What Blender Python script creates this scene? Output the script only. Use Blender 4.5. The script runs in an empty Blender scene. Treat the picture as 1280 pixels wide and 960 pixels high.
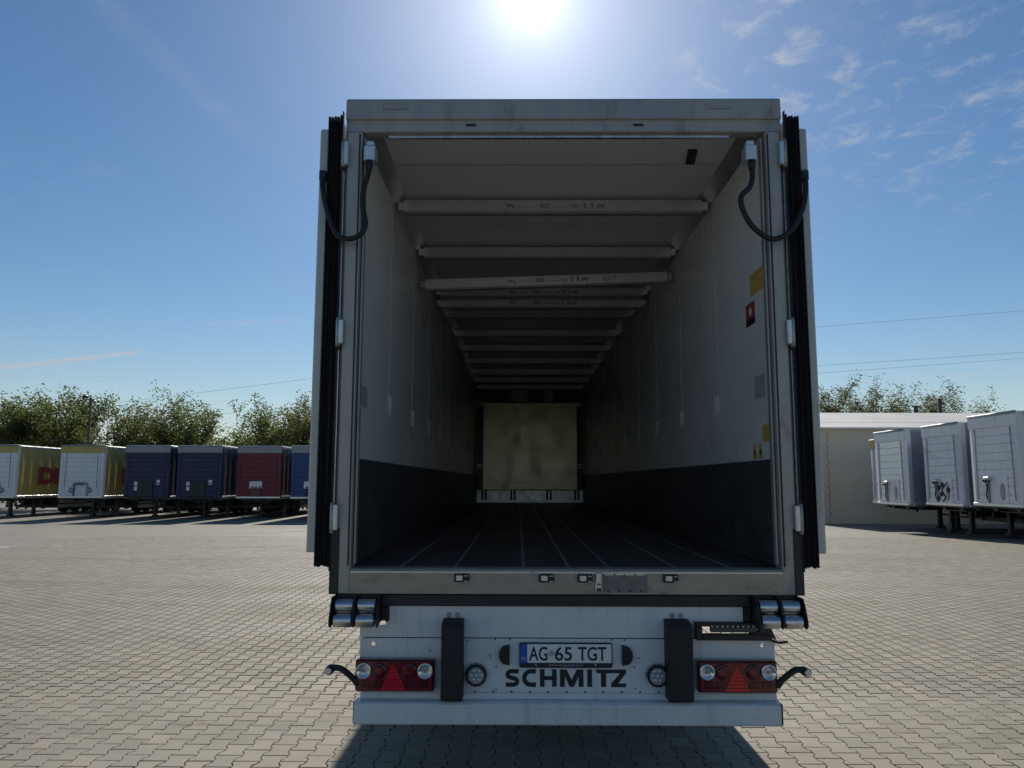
import bpy, bmesh, math, random
from mathutils import Vector, Matrix
R = math.radians
random.seed(11)
scene = bpy.context.scene
col = scene.collection

# ------------------------------------------------------------------ camera
CAM = Vector((-0.266, -4.364, 1.719))
YAW, PITCH, ROLL = R(0.462), R(7.204), R(0.128)
cd = bpy.data.cameras.new('camera'); cam = bpy.data.objects.new('camera', cd); col.objects.link(cam)
fw = Vector((-math.sin(YAW)*math.cos(PITCH), math.cos(YAW)*math.cos(PITCH), math.sin(PITCH)))
rt = Vector((math.cos(YAW), math.sin(YAW), 0)); up = rt.cross(fw)
r2 = rt*math.cos(ROLL) + up*math.sin(ROLL); u2 = up*math.cos(ROLL) - rt*math.sin(ROLL)
cam.matrix_world = Matrix(((r2.x, u2.x, -fw.x, CAM.x), (r2.y, u2.y, -fw.y, CAM.y), (r2.z, u2.z, -fw.z, CAM.z), (0, 0, 0, 1)))
cd.sensor_width = 36.0; cd.lens = 27.0; cd.clip_start = 0.05; cd.clip_end = 9000
scene.camera = cam

# ------------------------------------------------------------------ light
SUN_EL, SUN_AZ = R(34.1), R(1.0)          # azimuth measured from +Y towards +X
sunv = Vector((math.sin(SUN_AZ)*math.cos(SUN_EL), math.cos(SUN_AZ)*math.cos(SUN_EL), math.sin(SUN_EL)))
sl = bpy.data.lights.new('sun', 'SUN'); sun = bpy.data.objects.new('sun', sl); col.objects.link(sun)
sl.energy = 4.0; sl.angle = R(0.53); sl.color = (1.0, 0.94, 0.84)
sun.rotation_euler = sunv.to_track_quat('Z', 'Y').to_euler(); sun.location = (0, 30, 40)

world = bpy.data.worlds.new('World'); scene.world = world; world.use_nodes = True
wn = world.node_tree; wn.nodes.clear()
class NT:
    def __init__(s, t): s.t = t
    def n(s, typ, ins=None, **kw):
        nd = s.t.nodes.new(typ)
        for k, v in kw.items(): setattr(nd, k, v)
        for k, v in (ins or {}).items():
            if hasattr(v, 'is_linked') or hasattr(v, 'links'): s.t.links.new(v, nd.inputs[k])
            else: nd.inputs[k].default_value = v
        return nd
    def m(s, op, a, b=0.0, c=0.0, clamp=False):
        nd = s.n('ShaderNodeMath', {0: a, 1: b, 2: c}, operation=op); nd.use_clamp = clamp
        return nd.outputs[0]
    def v(s, op, a, b=(0, 0, 0)):
        nd = s.n('ShaderNodeVectorMath', {0: a, 1: b}, operation=op)
        return nd.outputs['Value'] if op in ('DOT_PRODUCT', 'LENGTH', 'DISTANCE') else nd.outputs[0]
    def ramp(s, f, a, b, lo=0.0, hi=1.0):
        nd = s.n('ShaderNodeMapRange', {0: f, 1: a, 2: b, 3: lo, 4: hi}); nd.interpolation_type = 'SMOOTHSTEP'
        return nd.outputs[0]
    def mix(s, f, a, b, mode='MIX'):
        nd = s.n('ShaderNodeMix', data_type='RGBA', blend_type=mode)
        for k, v in ((0, f), (6, a), (7, b)):
            if hasattr(v, 'links'): s.t.links.new(v, nd.inputs[k])
            else: nd.inputs[k].default_value = v if k == 0 else (tuple(v) + (1,))[:4]
        return nd.outputs[2]
W = NT(wn)
sky = W.n('ShaderNodeTexSky', sky_type='NISHITA', sun_disc=False)
sky.sun_elevation = SUN_EL; sky.sun_rotation = SUN_AZ
sky.altitude = 60; sky.air_density = 1.05; sky.dust_density = 0.12; sky.ozone_density = 2.8
tc = W.n('ShaderNodeTexCoord'); D = W.v('NORMALIZE', tc.outputs['Generated'])
sep = W.n('ShaderNodeSeparateXYZ', {0: D}); zc = W.m('MAXIMUM', sep.outputs[2], 0.03)
plane = W.n('ShaderNodeCombineXYZ', {0: W.m('DIVIDE', sep.outputs[0], zc), 1: W.m('DIVIDE', sep.outputs[1], zc), 2: 0.0}).outputs[0]
# high cirrus and torn fair-weather wisps, laid on a plane far above
wisp = W.n('ShaderNodeTexNoise', {'Vector': W.n('ShaderNodeMapping', {0: plane, 1: (3.1, 7.7, 0), 3: (3.4, 3.0, 1)}).outputs[0], 'Scale': 2.3, 'Detail': 10.0, 'Roughness': 0.66, 'Distortion': 0.35}).outputs[0]
area = W.n('ShaderNodeTexNoise', {'Vector': W.n('ShaderNodeMapping', {0: plane, 1: (0.25, 0.35, 0)}).outputs[0], 'Scale': 0.9, 'Detail': 2.0}).outputs[0]
def near(d, c0, c1):
    v = Vector(d).normalized(); return W.ramp(W.v('DOT_PRODUCT', D, tuple(v)), c0, c1)
def pixdir(x, y):
    return (fw + r2*((x-640)/960) + u2*((480-y)/960)).normalized()
patch = W.m('MAXIMUM', W.m('MAXIMUM', near(pixdir(1190, 85), 0.984, 0.998), near(pixdir(1020, 40), 0.982, 0.998)), W.m('MULTIPLY', near(pixdir(1210, 175), 0.994, 0.9995), 0.6))
cl = W.m('MULTIPLY', W.ramp(wisp, 0.47, 0.86), W.m('MAXIMUM', W.m('MULTIPLY', W.ramp(area, 0.52, 0.75), 0.2), patch))
# thin contrails
def trail(p, q, w, s):
    a, b = pixdir(*p), pixdir(*q); n = a.cross(b).normalized(); mid = (a+b).normalized(); half = a.angle(b)/2
    dist = W.m('ABSOLUTE', W.v('DOT_PRODUCT', D, tuple(n)))
    along = W.v('DOT_PRODUCT', D, tuple(mid))
    return W.m('MULTIPLY', W.m('MULTIPLY', W.ramp(dist, w, 0.0), W.ramp(along, math.cos(half), math.cos(half*0.55))), W.m('MULTIPLY', W.ramp(wisp, 0.2, 0.7), s))
for t in [((-90, 470), (200, 437), 0.004, 1.5), ((-120, 462), (110, 458), 0.012, 0.35), ((240, 405), (400, 402), 0.006, 0.3), ((1000, 484), (1400, 452), 0.005, 0.45), ((1040, 500), (1420, 470), 0.006, 0.5), ((60, -60), (330, 190), 0.022, 0.10)]:
    cl = W.m('MAXIMUM', cl, trail(*t))
low = W.m('MULTIPLY', W.ramp(sep.outputs[2], 0.22, 0.0), 0.30)
cl = W.m('MINIMUM', W.m('MAXIMUM', cl, low), 0.75)
# bright aureole that thin cirrus gives the sun
dots = W.m('MAXIMUM', W.v('DOT_PRODUCT', D, tuple(sunv)), 0.0)
halo = 0.0
for pw, am in ((3600.0, 2.6), (600.0, 1.3), (110.0, 0.95), (30.0, 0.6), (8.0, 0.16)):
    halo = W.m('ADD', W.m('MULTIPLY', W.m('POWER', dots, pw), am), halo)
blue = W.n('ShaderNodeHueSaturation', {'Saturation': 1.2, 'Value': 1.12, 'Color': sky.outputs[0]}).outputs[0]
skyc = W.mix(cl, blue, (7.0, 7.5, 8.2))
hcol = W.n('ShaderNodeVectorMath', {0: (4.2, 4.3, 4.4), 3: halo}, operation='SCALE').outputs[0]
skyc = W.v('ADD', skyc, hcol)
bg = W.n('ShaderNodeBackground', {0: skyc, 1: 0.064})
wo = W.n('ShaderNodeOutputWorld', {0: bg.outputs[0]})

scene.view_settings.view_transform = 'Standard'; scene.view_settings.look = 'None'
scene.view_settings.exposure = 0.08; scene.view_settings.gamma = 1.0; scene.view_settings.use_curve_mapping = False
scene.render.engine = 'CYCLES'
scene.cycles.max_bounces = 14; scene.cycles.diffuse_bounces = 12

# ------------------------------------------------------------------ materials
MATS = {}
def mat(name, c, rough=0.5, metal=0.0, var=0.12, vs=3.0, bump=0.0, bs=60.0, coat=0.0, grime=None, gs=2.0, gcut=(0.5, 0.75), stretch=(1, 1, 1), spec=0.5, rvar=0.1, streak=None):
    m = bpy.data.materials.new(name); m.use_nodes = True; t = m.node_tree; t.nodes.clear(); N = NT(t)
    co = N.n('ShaderNodeTexCoord').outputs['Object']
    off = N.m('MULTIPLY', N.n('ShaderNodeObjectInfo').outputs['Random'], 37.0)
    cs = N.n('ShaderNodeMapping', {0: co, 1: N.n('ShaderNodeCombineXYZ', {0: off, 1: off, 2: off}).outputs[0], 3: stretch}).outputs[0]
    nz = N.n('ShaderNodeTexNoise', {'Vector': cs, 'Scale': vs, 'Detail': 6.0, 'Roughness': 0.6}).outputs[0]
    k = N.ramp(nz, 0.25, 0.75, 1-var, 1+var)
    base = N.n('ShaderNodeVectorMath', {0: tuple(c), 3: k}, operation='SCALE').outputs[0]
    rg = N.ramp(nz, 0.2, 0.8, max(0.02, rough-rvar), min(1, rough+rvar))
    if grime:
        g = N.n('ShaderNodeTexNoise', {'Vector': cs, 'Scale': gs, 'Detail': 8.0, 'Roughness': 0.7}).outputs[0]
        gf = N.ramp(g, gcut[0], gcut[1]); base = N.mix(gf, base, grime)
        rg = N.m('ADD', rg, N.m('MULTIPLY', gf, 0.25))
    if streak:                                              # run-down dirt and road film with its own shape
        s1 = N.n('ShaderNodeTexNoise', {'Vector': N.n('ShaderNodeMapping', {0: co, 1: (1.7, 0.3, 5.1), 3: (16, 16, 0.9)}).outputs[0], 'Scale': 1.0, 'Detail': 5.0, 'Roughness': 0.7}).outputs[0]
        s2 = N.n('ShaderNodeTexNoise', {'Vector': co, 'Scale': 38.0, 'Detail': 4.0, 'Roughness': 0.75}).outputs[0]
        sf_ = N.m('MINIMUM', N.m('ADD', N.m('MULTIPLY', N.ramp(s1, 0.5, 0.82), 0.5), N.m('MULTIPLY', N.ramp(s2, 0.62, 0.76), 0.45)), 0.85)
        base = N.mix(sf_, base, streak); rg = N.m('ADD', rg, N.m('MULTIPLY', sf_, 0.3))
    b = N.n('ShaderNodeBsdfPrincipled', {'Base Color': base, 'Roughness': rg, 'Metallic': metal, 'Coat Weight': coat, 'Specular IOR Level': spec})
    if bump:
        bz = N.n('ShaderNodeTexNoise', {'Vector': cs, 'Scale': bs, 'Detail': 5.0}).outputs[0]
        bp = N.n('ShaderNodeBump', {'Height': bz, 'Strength': bump, 'Distance': 0.004})
        t.links.new(bp.outputs[0], b.inputs['Normal'])
    N.n('ShaderNodeOutputMaterial', {0: b.outputs[0]}); MATS[name] = m
    return m
mat('white_paint', (0.72, 0.73, 0.73), 0.35, var=0.05, vs=4, coat=0.2, grime=(0.42, 0.41, 0.39), gs=5, gcut=(0.56, 0.9), streak=(0.36, 0.34, 0.31))
mat('lining', (0.80, 0.81, 0.81), 0.28, var=0.05, vs=1.2, grime=(0.62, 0.62, 0.61), gs=1.5, gcut=(0.55, 0.95), rvar=0.04, streak=(0.77, 0.77, 0.765))
mat('ceiling', (0.82, 0.82, 0.82), 0.4, var=0.03, vs=1.5)
mat('steel', (0.40, 0.38, 0.35), 0.45, metal=0.4, var=0.12, vs=6, grime=(0.2, 0.18, 0.16), gs=7, gcut=(0.5, 0.85), stretch=(1, 1, 0.35))
mat('sill_steel', (0.40, 0.345, 0.275), 0.5, metal=0.35, var=0.15, vs=9, grime=(0.13, 0.12, 0.11), gs=10, gcut=(0.52, 0.8), stretch=(0.5, 1, 1.3))
mat('bright_steel', (0.62, 0.62, 0.62), 0.3, metal=0.9, var=0.12, vs=20, grime=(0.25, 0.22, 0.2), gs=14, gcut=(0.55, 0.8))
mat('aluminium', (0.66, 0.67, 0.68), 0.38, metal=0.75, var=0.06, vs=8)
mat('rubber', (0.014, 0.015, 0.017), 0.62, var=0.3, vs=12, bump=0.2, bs=90, grime=(0.07, 0.065, 0.06), gs=8, gcut=(0.55, 0.85))
mat('seal_rubber', (0.02, 0.022, 0.027), 0.55, var=0.25, vs=5, grime=(0.07, 0.07, 0.068), gs=3, gcut=(0.5, 0.9), stretch=(1, 1, 0.2))
mat('black_paint', (0.016, 0.017, 0.02), 0.45, var=0.25, vs=6, grime=(0.1, 0.09, 0.08), gs=8, gcut=(0.55, 0.85))
mat('door_panel', (0.5, 0.49, 0.46), 0.45, metal=0.2, var=0.1, vs=3, grime=(0.3, 0.29, 0.27), gs=4, stretch=(1, 1, 0.3))
mat('floor_dark', (0.062, 0.055, 0.05), 0.5, var=0.3, vs=3, grime=(0.15, 0.14, 0.13), gs=4, gcut=(0.5, 0.85), stretch=(1, 0.25, 1))
mat('floor_strip', (0.32, 0.31, 0.3), 0.45, metal=0.4, var=0.3, vs=7)
mat('kick', (0.085, 0.088, 0.092), 0.48, metal=0.3, var=0.2, vs=5, grime=(0.16, 0.155, 0.15), gs=7, gcut=(0.55, 0.9), stretch=(1, 0.5, 1))
mat('bulkhead', (0.85, 0.78, 0.58), 0.36, metal=0.85, var=0.14, vs=2.5, grime=(0.66, 0.6, 0.45), gs=3, gcut=(0.5, 0.9), stretch=(1.3, 1, 0.9))
mat('plate_white', (0.8, 0.8, 0.78), 0.4, var=0.03)
mat('ink', (0.012, 0.014, 0.018), 0.45, var=0.2)
mat('print_grey', (0.27, 0.27, 0.28), 0.6, var=0.3, vs=30)
mat('blue_band', (0.02, 0.08, 0.5), 0.4, var=0.05)
mat('lens_red', (0.2, 0.005, 0.012), 0.16, var=0.12, vs=25, coat=0.6)
mat('lens_dark_red', (0.075, 0.004, 0.010), 0.2, var=0.2, vs=14, coat=0.5)
mat('lens_bright_red', (0.62, 0.012, 0.02), 0.14, var=0.08, vs=30, coat=0.6)
mat('lens_clear', (0.66, 0.66, 0.68), 0.12, metal=0.55, var=0.2, vs=40, coat=0.8)
mat('lens_amber', (0.75, 0.45, 0.2), 0.15, var=0.1, coat=0.5)
mat('sticker_yellow', (0.62, 0.4, 0.09), 0.5, var=0.1, vs=20)
mat('sticker_red', (0.42, 0.05, 0.06), 0.5, var=0.15, vs=20)
mat('sticker_grey', (0.4, 0.41, 0.42), 0.5, var=0.15, vs=30)
mat('tyre', (0.025, 0.025, 0.026), 0.8, var=0.3, vs=10, grime=(0.09, 0.08, 0.07), gs=5)
mat('rim', (0.5, 0.5, 0.5), 0.4, metal=0.6, var=0.1)
mat('concrete_bed', (0.028, 0.026, 0.022), 0.95, var=0.35, vs=4, bump=0.4)
mat('curtain_yellow', (0.5, 0.38, 0.12), 0.5, var=0.08, vs=1.5)
mat('print_red', (0.27, 0.03, 0.03), 0.5, var=0.06)
mat('curtain_navy', (0.006, 0.017, 0.072), 0.45, var=0.15, vs=1.5)
mat('curtain_grey', (0.09, 0.1, 0.105), 0.5, var=0.12, vs=1.5)
mat('panel_red', (0.17, 0.010, 0.028), 0.45, var=0.1, vs=2)
mat('curtain_red_grey', (0.17, 0.1, 0.1), 0.5, var=0.15, vs=1.5)
mat('panel_blue', (0.014, 0.06, 0.19), 0.45, var=0.1, vs=2)
mat('grey_rail', (0.3, 0.31, 0.33), 0.45, metal=0.3, var=0.1)
mat('trailer_white', (0.74, 0.75, 0.77), 0.35, var=0.06, vs=1.5, grime=(0.5, 0.49, 0.47), gs=2.5, gcut=(0.5, 0.85), stretch=(1, 1, 0.4), streak=(0.42, 0.41, 0.4))
mat('side_shaded_white', (0.2, 0.23, 0.29), 0.4, var=0.12, vs=1.2)  # white trailer sides, with their blue-grey shade put into the colour
mat('trailer_pale', (0.62, 0.65, 0.7), 0.3, var=0.07, vs=1.5, grime=(0.36, 0.35, 0.34), gs=3.5, gcut=(0.5, 0.8), streak=(0.4, 0.39, 0.38))
mat('trailer_silver', (0.66, 0.68, 0.72), 0.3, metal=0.35, var=0.06, vs=1.2, streak=(0.45, 0.45, 0.45))
mat('rail_grey', (0.6, 0.61, 0.61), 0.4, var=0.08, vs=3)
mat('hatch_steel', (0.2, 0.19, 0.18), 0.5, metal=0.5, var=0.25, vs=14)
mat('hall_cladding', (0.7, 0.6, 0.45), 0.6, var=0.06, vs=0.6, grime=(0.64, 0.54, 0.39), gs=1.0, gcut=(0.5, 0.9), stretch=(1, 1, 0.3))
mat('hall_roof', (0.76, 0.72, 0.64), 0.6, var=0.05, vs=0.5)
mat('bark', (0.13, 0.1, 0.075), 0.9, var=0.3, vs=8)
mat('pole_wood', (0.1, 0.085, 0.07), 0.85, var=0.3, vs=3)
mat('wire', (0.06, 0.06, 0.065), 0.6)
mat('grass', (0.1, 0.11, 0.045), 0.95, var=0.35, vs=0.15, bump=0.5, bs=3)

def leaf_mat(name, c1, c2):
    m = bpy.data.materials.new(name); m.use_nodes = True; t = m.node_tree; t.nodes.clear(); N = NT(t)
    rnd = N.n('ShaderNodeNewGeometry').outputs['Random Per Island']
    base = N.mix(rnd, c1, c2)
    d = N.n('ShaderNodeBsdfPrincipled', {'Base Color': base, 'Roughness': 0.55, 'Specular IOR Level': 0.35})
    tr = N.n('ShaderNodeBsdfTranslucent', {0: N.mix(0.35, base, (0.3, 0.32, 0.08))})
    ms = N.n('ShaderNodeMixShader', {0: 0.6, 1: d.outputs[0], 2: tr.outputs[0]})
    N.n('ShaderNodeOutputMaterial', {0: ms.outputs[0]}); MATS[name] = m
leaf_mat('leaf_green', (0.06, 0.09, 0.03), (0.13, 0.155, 0.06))
leaf_mat('leaf_olive', (0.09, 0.105, 0.04), (0.18, 0.17, 0.075))
leaf_mat('leaf_dark', (0.035, 0.06, 0.024), (0.075, 0.1, 0.04))
leaf_mat('leaf_yellow', (0.14, 0.14, 0.045), (0.24, 0.21, 0.07))

def paver_mat(name, island):
    m = bpy.data.materials.new(name); m.use_nodes = True; t = m.node_tree; t.nodes.clear(); N = NT(t)
    pos = N.n('ShaderNodeNewGeometry'); P = pos.outputs['Position']
    if island:
        rnd = N.m('FRACT', N.m('ADD', pos.outputs['Random Per Island'], N.n('ShaderNodeObjectInfo').outputs['Random']))
        base = N.n('ShaderNodeValToRGB', {0: rnd}); e = base.color_ramp.elements
        e[0].position = 0.0; e[0].color = (0.254, 0.223, 0.164, 1.0); e[1].position = 1.0; e[1].color = (0.348, 0.300, 0.218, 1.0)
        for p, c in ((0.45, (0.294, 0.260, 0.191, 1.0)), (0.86, (0.312, 0.280, 0.207, 1.0)), (0.93, (0.330, 0.271, 0.198, 1.0))):
            x = e.new(p); x.color = c
        base = base.outputs[0]
    else:
        base = N.mix(N.n('ShaderNodeTexNoise', {'Vector': P, 'Scale': 2.5, 'Detail': 5.0}).outputs[0], (0.203, 0.184, 0.142), (0.280, 0.252, 0.193))
    big = N.n('ShaderNodeTexNoise', {'Vector': N.n('ShaderNodeMapping', {0: P, 3: (0.35, 1, 1)}).outputs[0], 'Scale': 0.55, 'Detail': 6.0, 'Roughness': 0.65}).outputs[0]
    spot = N.n('ShaderNodeTexNoise', {'Vector': P, 'Scale': 3.3, 'Detail': 3.0, 'Roughness': 0.5}).outputs[0]
    base = N.mix(N.ramp(spot, 0.68, 0.74, 0.0, 0.5), base, (0.09, 0.083, 0.075))
    warp = N.n('ShaderNodeTexNoise', {'Vector': P, 'Scale': 0.12, 'Detail': 2.0}).outputs['Color']
    tyre = N.n('ShaderNodeTexNoise', {'Vector': N.n('ShaderNodeMapping', {0: N.v('ADD', P, N.n('ShaderNodeVectorMath', {0: warp, 3: 6.0}, operation='SCALE').outputs[0]), 3: (0.06, 1.6, 1)}).outputs[0], 'Scale': 1.0, 'Detail': 4.0, 'Roughness': 0.6}).outputs[0]
    base = N.mix(N.ramp(tyre, 0.54, 0.70, 0.0, 0.4), base, (0.13, 0.12, 0.105))
    base = N.mix(N.ramp(big, 0.5, 0.72, 0.0, 0.45), base, (0.160, 0.140, 0.115))       # tyre film and old spills
    grain = N.n('ShaderNodeTexNoise', {'Vector': P, 'Scale': 190.0, 'Detail': 3.0}).outputs[0]
    base = N.mix(1.0, base, N.n('ShaderNodeCombineXYZ', {0: N.ramp(grain, .2, .8, .78, 1.2), 1: N.ramp(grain, .2, .8, .78, 1.2), 2: N.ramp(grain, .2, .8, .78, 1.2)}).outputs[0], 'MULTIPLY')
    b = N.n('ShaderNodeBsdfPrincipled', {'Base Color': base, 'Roughness': N.ramp(big, 0.3, 0.7, 0.85, 0.62), 'Specular IOR Level': 0.4})
    bp = N.n('ShaderNodeBump', {'Height': grain, 'Strength': 0.35, 'Distance': 0.003}); t.links.new(bp.outputs[0], b.inputs['Normal'])
    N.n('ShaderNodeOutputMaterial', {0: b.outputs[0]}); MATS[name] = m
paver_mat('paver', True); paver_mat('paving_far', False)

# ------------------------------------------------------------------ mesh helpers
def link(name, me, m, parent=None, loc=None):
    o = bpy.data.objects.new(name, me); col.objects.link(o)
    if m and not me.materials: me.materials.append(MATS[m])
    if parent: o.parent = parent
    if loc: o.location = loc
    return o
def empty(name, loc=(0, 0, 0), rz=0):
    o = bpy.data.objects.new(name, None); col.objects.link(o); o.location = loc; o.rotation_euler = (0, 0, rz); o.empty_display_size = 0.2
    return o
def tag(o, label, cat, group=None):
    o['label'] = label; o['category'] = cat
    if group: o['group'] = group
    return o
class MB:
    def __init__(s): s.v = []; s.f = []; s.sm = []
    def add(s, vs, fs, smooth=False):
        k = len(s.v); s.v += [tuple(v) for v in vs]; s.f += [tuple(i+k for i in f) for f in fs]; s.sm += [smooth]*len(fs); return s
    def box(s, a, b):
        x0, y0, z0 = a; x1, y1, z1 = b
        x0, x1 = min(x0, x1), max(x0, x1); y0, y1 = min(y0, y1), max(y0, y1); z0, z1 = min(z0, z1), max(z0, z1)
        return s.add([(x0, y0, z0), (x1, y0, z0), (x1, y1, z0), (x0, y1, z0), (x0, y0, z1), (x1, y0, z1), (x1, y1, z1), (x0, y1, z1)],
                     [(0, 3, 2, 1), (4, 5, 6, 7), (0, 1, 5, 4), (1, 2, 6, 5), (2, 3, 7, 6), (3, 0, 4, 7)])
    def prism(s, poly, axis, a, b):
        # poly: list of 2D points in the plane normal to axis, extruded from a to b
        def P(p, t): return (t, p[0], p[1]) if axis == 0 else (p[0], t, p[1]) if axis == 1 else (p[0], p[1], t)
        n = len(poly)
        return s.add([P(p, a) for p in poly] + [P(p, b) for p in poly], [tuple(range(n)), tuple(range(2*n-1, n-1, -1))] + [(i, i+n, (i+1) % n + n, (i+1) % n) for i in range(n)])
    def ring(s, profile, center, axis, n=24, cap=True):
        # lathe: profile [(along, radius)] around axis
        c = Vector(center); A = Vector([1 if i == axis else 0 for i in range(3)]); U = Vector([1 if i == (axis+1) % 3 else 0 for i in range(3)]); V = A.cross(U)
        vs = []; fs = []
        for t, r in profile:
            for i in range(n):
                a = 2*math.pi*i/n; vs.append(c + A*t + (U*math.cos(a) + V*math.sin(a))*r)
        for j in range(len(profile)-1):
            for i in range(n): fs.append((j*n+i, j*n+(i+1) % n, (j+1)*n+(i+1) % n, (j+1)*n+i))
        s.add(vs, fs, True)
        if cap:
            k = len(s.v) - len(vs)
            s.f += [tuple(k+i for i in reversed(range(n))), tuple(k+(len(profile)-1)*n+i for i in range(n))]; s.sm += [False, False]
        return s
    def tube(s, path, rad, n=10, smooth=True):
        pts = [Vector(p) for p in path]; m = len(pts); rr = rad if hasattr(rad, '__len__') else [rad]*m
        vs = []; fs = []; ref = None
        for i, p in enumerate(pts):
            d = (pts[min(i+1, m-1)] - pts[max(i-1, 0)]).normalized()
            if ref is None: ref = d.orthogonal().normalized()
            a = (ref - d*ref.dot(d)).normalized(); b = d.cross(a); ref = a
            for k in range(n):
                t = 2*math.pi*k/n; vs.append(p + (a*math.cos(t) + b*math.sin(t))*rr[i])
        for j in range(m-1):
            for k in range(n): fs.append((j*n+k, j*n+(k+1) % n, (j+1)*n+(k+1) % n, (j+1)*n+k))
        s.add(vs, fs, smooth); k0 = len(s.v) - len(vs)
        s.f += [tuple(k0+i for i in reversed(range(n))), tuple(k0+(m-1)*n+i for i in range(n))]; s.sm += [False, False]
        return s
    def mesh(s, name):
        me = bpy.data.meshes.new(name); me.from_pydata(s.v, [], s.f); me.polygons.foreach_set('use_smooth', s.sm)
        bm = bmesh.new(); bm.from_mesh(me); bmesh.ops.recalc_face_normals(bm, faces=bm.faces); bm.to_mesh(me); bm.free()
        return me
    def build(s, name, m, parent=None, bevel=0.0, seg=1, loc=None):
        o = link(name, s.mesh(name), m, parent, loc)
        if bevel:
            b = o.modifiers.new('bevel', 'BEVEL'); b.width = bevel; b.segments = seg; b.limit_method = 'ANGLE'; b.angle_limit = R(40)
        return o
def box(name, a, b, m, parent=None, bevel=0.003): return MB().box(a, b).build(name, m, parent, bevel)
def smooth_path(pts, n=8):
    P = [Vector(p) for p in pts]; out = []
    for i in range(len(P)-1):
        p0, p1, p2, p3 = P[max(i-1, 0)], P[i], P[i+1], P[min(i+2, len(P)-1)]
        for k in range(n):
            t = k/n; out.append(0.5*((2*p1) + (p2-p0)*t + (2*p0-5*p1+4*p2-p3)*t*t + (3*p1-p0-3*p2+p3)*t**3))
    return out + [P[-1]]
def shape(name, loops, y0, depth, m, parent=None, flip=None):
    # flat outline (outer loop, then holes) in X,Z, given real thickness from y0 forwards (towards -Y) by depth
    cu = bpy.data.curves.new(name, 'CURVE'); cu.dimensions = '2D'; cu.fill_mode = 'BOTH'; cu.extrude = depth/2
    for lp in loops:
        sp = cu.splines.new('POLY'); sp.points.add(len(lp)-1); sp.use_cyclic_u = True
        for i, p in enumerate(lp): sp.points[i].co = (p[0], p[1], 0, 1)
    o = bpy.data.objects.new(name, cu); me = bpy.data.meshes.new_from_object(o); bpy.data.objects.remove(o); bpy.data.curves.remove(cu)
    for v in me.vertices: v.co = Vector((v.co.x, y0 - depth/2 - v.co.z, v.co.y))
    if flip: me.transform(flip)
    me.name = name; me.materials.clear()
    return link(name, me, m, parent)
def text(name, s, x0, x1, z0, z1, y0, depth, m, parent=None, offset=0.0, flip=None):
    cu = bpy.data.curves.new(name, 'FONT'); cu.body = s; cu.extrude = 0.01; cu.offset = offset; cu.fill_mode = 'BOTH'; cu.resolution_u = 4
    o = bpy.data.objects.new(name, cu); me = bpy.data.meshes.new_from_object(o); bpy.data.objects.remove(o); bpy.data.curves.remove(cu)
    xs = [v.co.x for v in me.vertices]; ys = [v.co.y for v in me.vertices]
    ax, bx, ay, by = min(xs), max(xs), min(ys), max(ys)
    for v in me.vertices:
        v.co = Vector((x0 + (v.co.x-ax)/(bx-ax)*(x1-x0), y0 - (v.co.z/0.01*0.5+0.5)*depth, z0 + (v.co.y-ay)/(by-ay)*(z1-z0)))
    if flip: me.transform(flip)
    me.name = name; me.materials.clear()
    return link(name, me, m, parent)
def circle(cx, cz, r, n=20): return [(cx + r*math.cos(2*math.pi*i/n), cz + r*math.sin(2*math.pi*i/n)) for i in range(n)]
def stroke(path, w):
    P = [Vector(p) for p in path]; L = []; Rr = []
    for i, p in enumerate(P):
        d = (P[min(i+1, len(P)-1)] - P[max(i-1, 0)]).normalized(); nrm = Vector((-d.y, d.x))
        L.append(p + nrm*w/2); Rr.append(p - nrm*w/2)
    return [tuple(p) for p in L + Rr[::-1]]

# ------------------------------------------------------------------ ground
def gz(y):
    t = min(1, max(0, (y-9)/26)); return -0.36*t*t*(3-2*t)
def sheet(name, x0, x1, ys, dz, m):
    xs = [x0, x1]; b = MB()
    b.add([(x, y, gz(y)+dz) for y in ys for x in xs], [(2*i, 2*i+1, 2*i+3, 2*i+2) for i in range(len(ys)-1)])
    o = b.build(name, m); o['kind'] = 'structure'; return o
field = MB().add([(-4000, -4000, -0.48), (4000, -4000, -0.48), (4000, 4000, -0.48), (-4000, 4000, -0.48)], [(0, 1, 2, 3)]).build('ground', 'grass'); field['kind'] = 'structure'
yard = sheet('yard_paving', -75, 75, [-40] + [i*1.5 for i in range(0, 44)], -0.014, 'paving_far')
PX0, PX1, PY0, PY1 = -14.5, 16.5, -2.6, 22.5
bed = sheet('paving_bed', PX0, PX1, [PY0] + [i*1.0 for i in range(-2, 23)] + [PY1], -0.008, 'concrete_bed')

PITCH_X, LEN = 0.145, 0.2
def paver_outline(g, inset=0.0):
    a, b = 0.0825-g-inset, 0.0625-g-inset; h = LEN/2-g-0.0012-inset*1.3
    q = [(a, -h), (a, -0.064), (b, -0.036), (b, 0.036), (a, 0.064), (a, h)]
    return q + [(-x, y) for x, y in q[::-1]]
OUT, INN = paver_outline(0.003), paver_outline(0.003, 0.0045)
NP = len(OUT)
def project(p):
    d = Vector(p) - CAM; z = d.dot(fw); return (640 + 960*d.dot(r2)/z, 480 - 960*d.dot(u2)/z, z)
cells = []; rp = random.Random(5)
ci = 0; x = PX0 + 0.09
while x < PX1 - 0.09:
    y = PY0 + 0.12 + (0.1 if ci % 2 else 0)
    while y < PY1 - 0.12:
        cells.append((x, y)); y += LEN
    x += PITCH_X; ci += 1
seen = []
for i, (x, y) in enumerate(cells):
    if y > 4: continue
    px, py, z = project((x, y, 0))
    if z > 0 and 2 < px < 1278 and py < 958 and not (440 < px < 978 and py < 909) and not (408 < px < 1010 and py < 790):
        seen.append((z, i))
seen.sort(); single = {i for _, i in seen[:300]}
vs, fs = [], []
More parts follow.
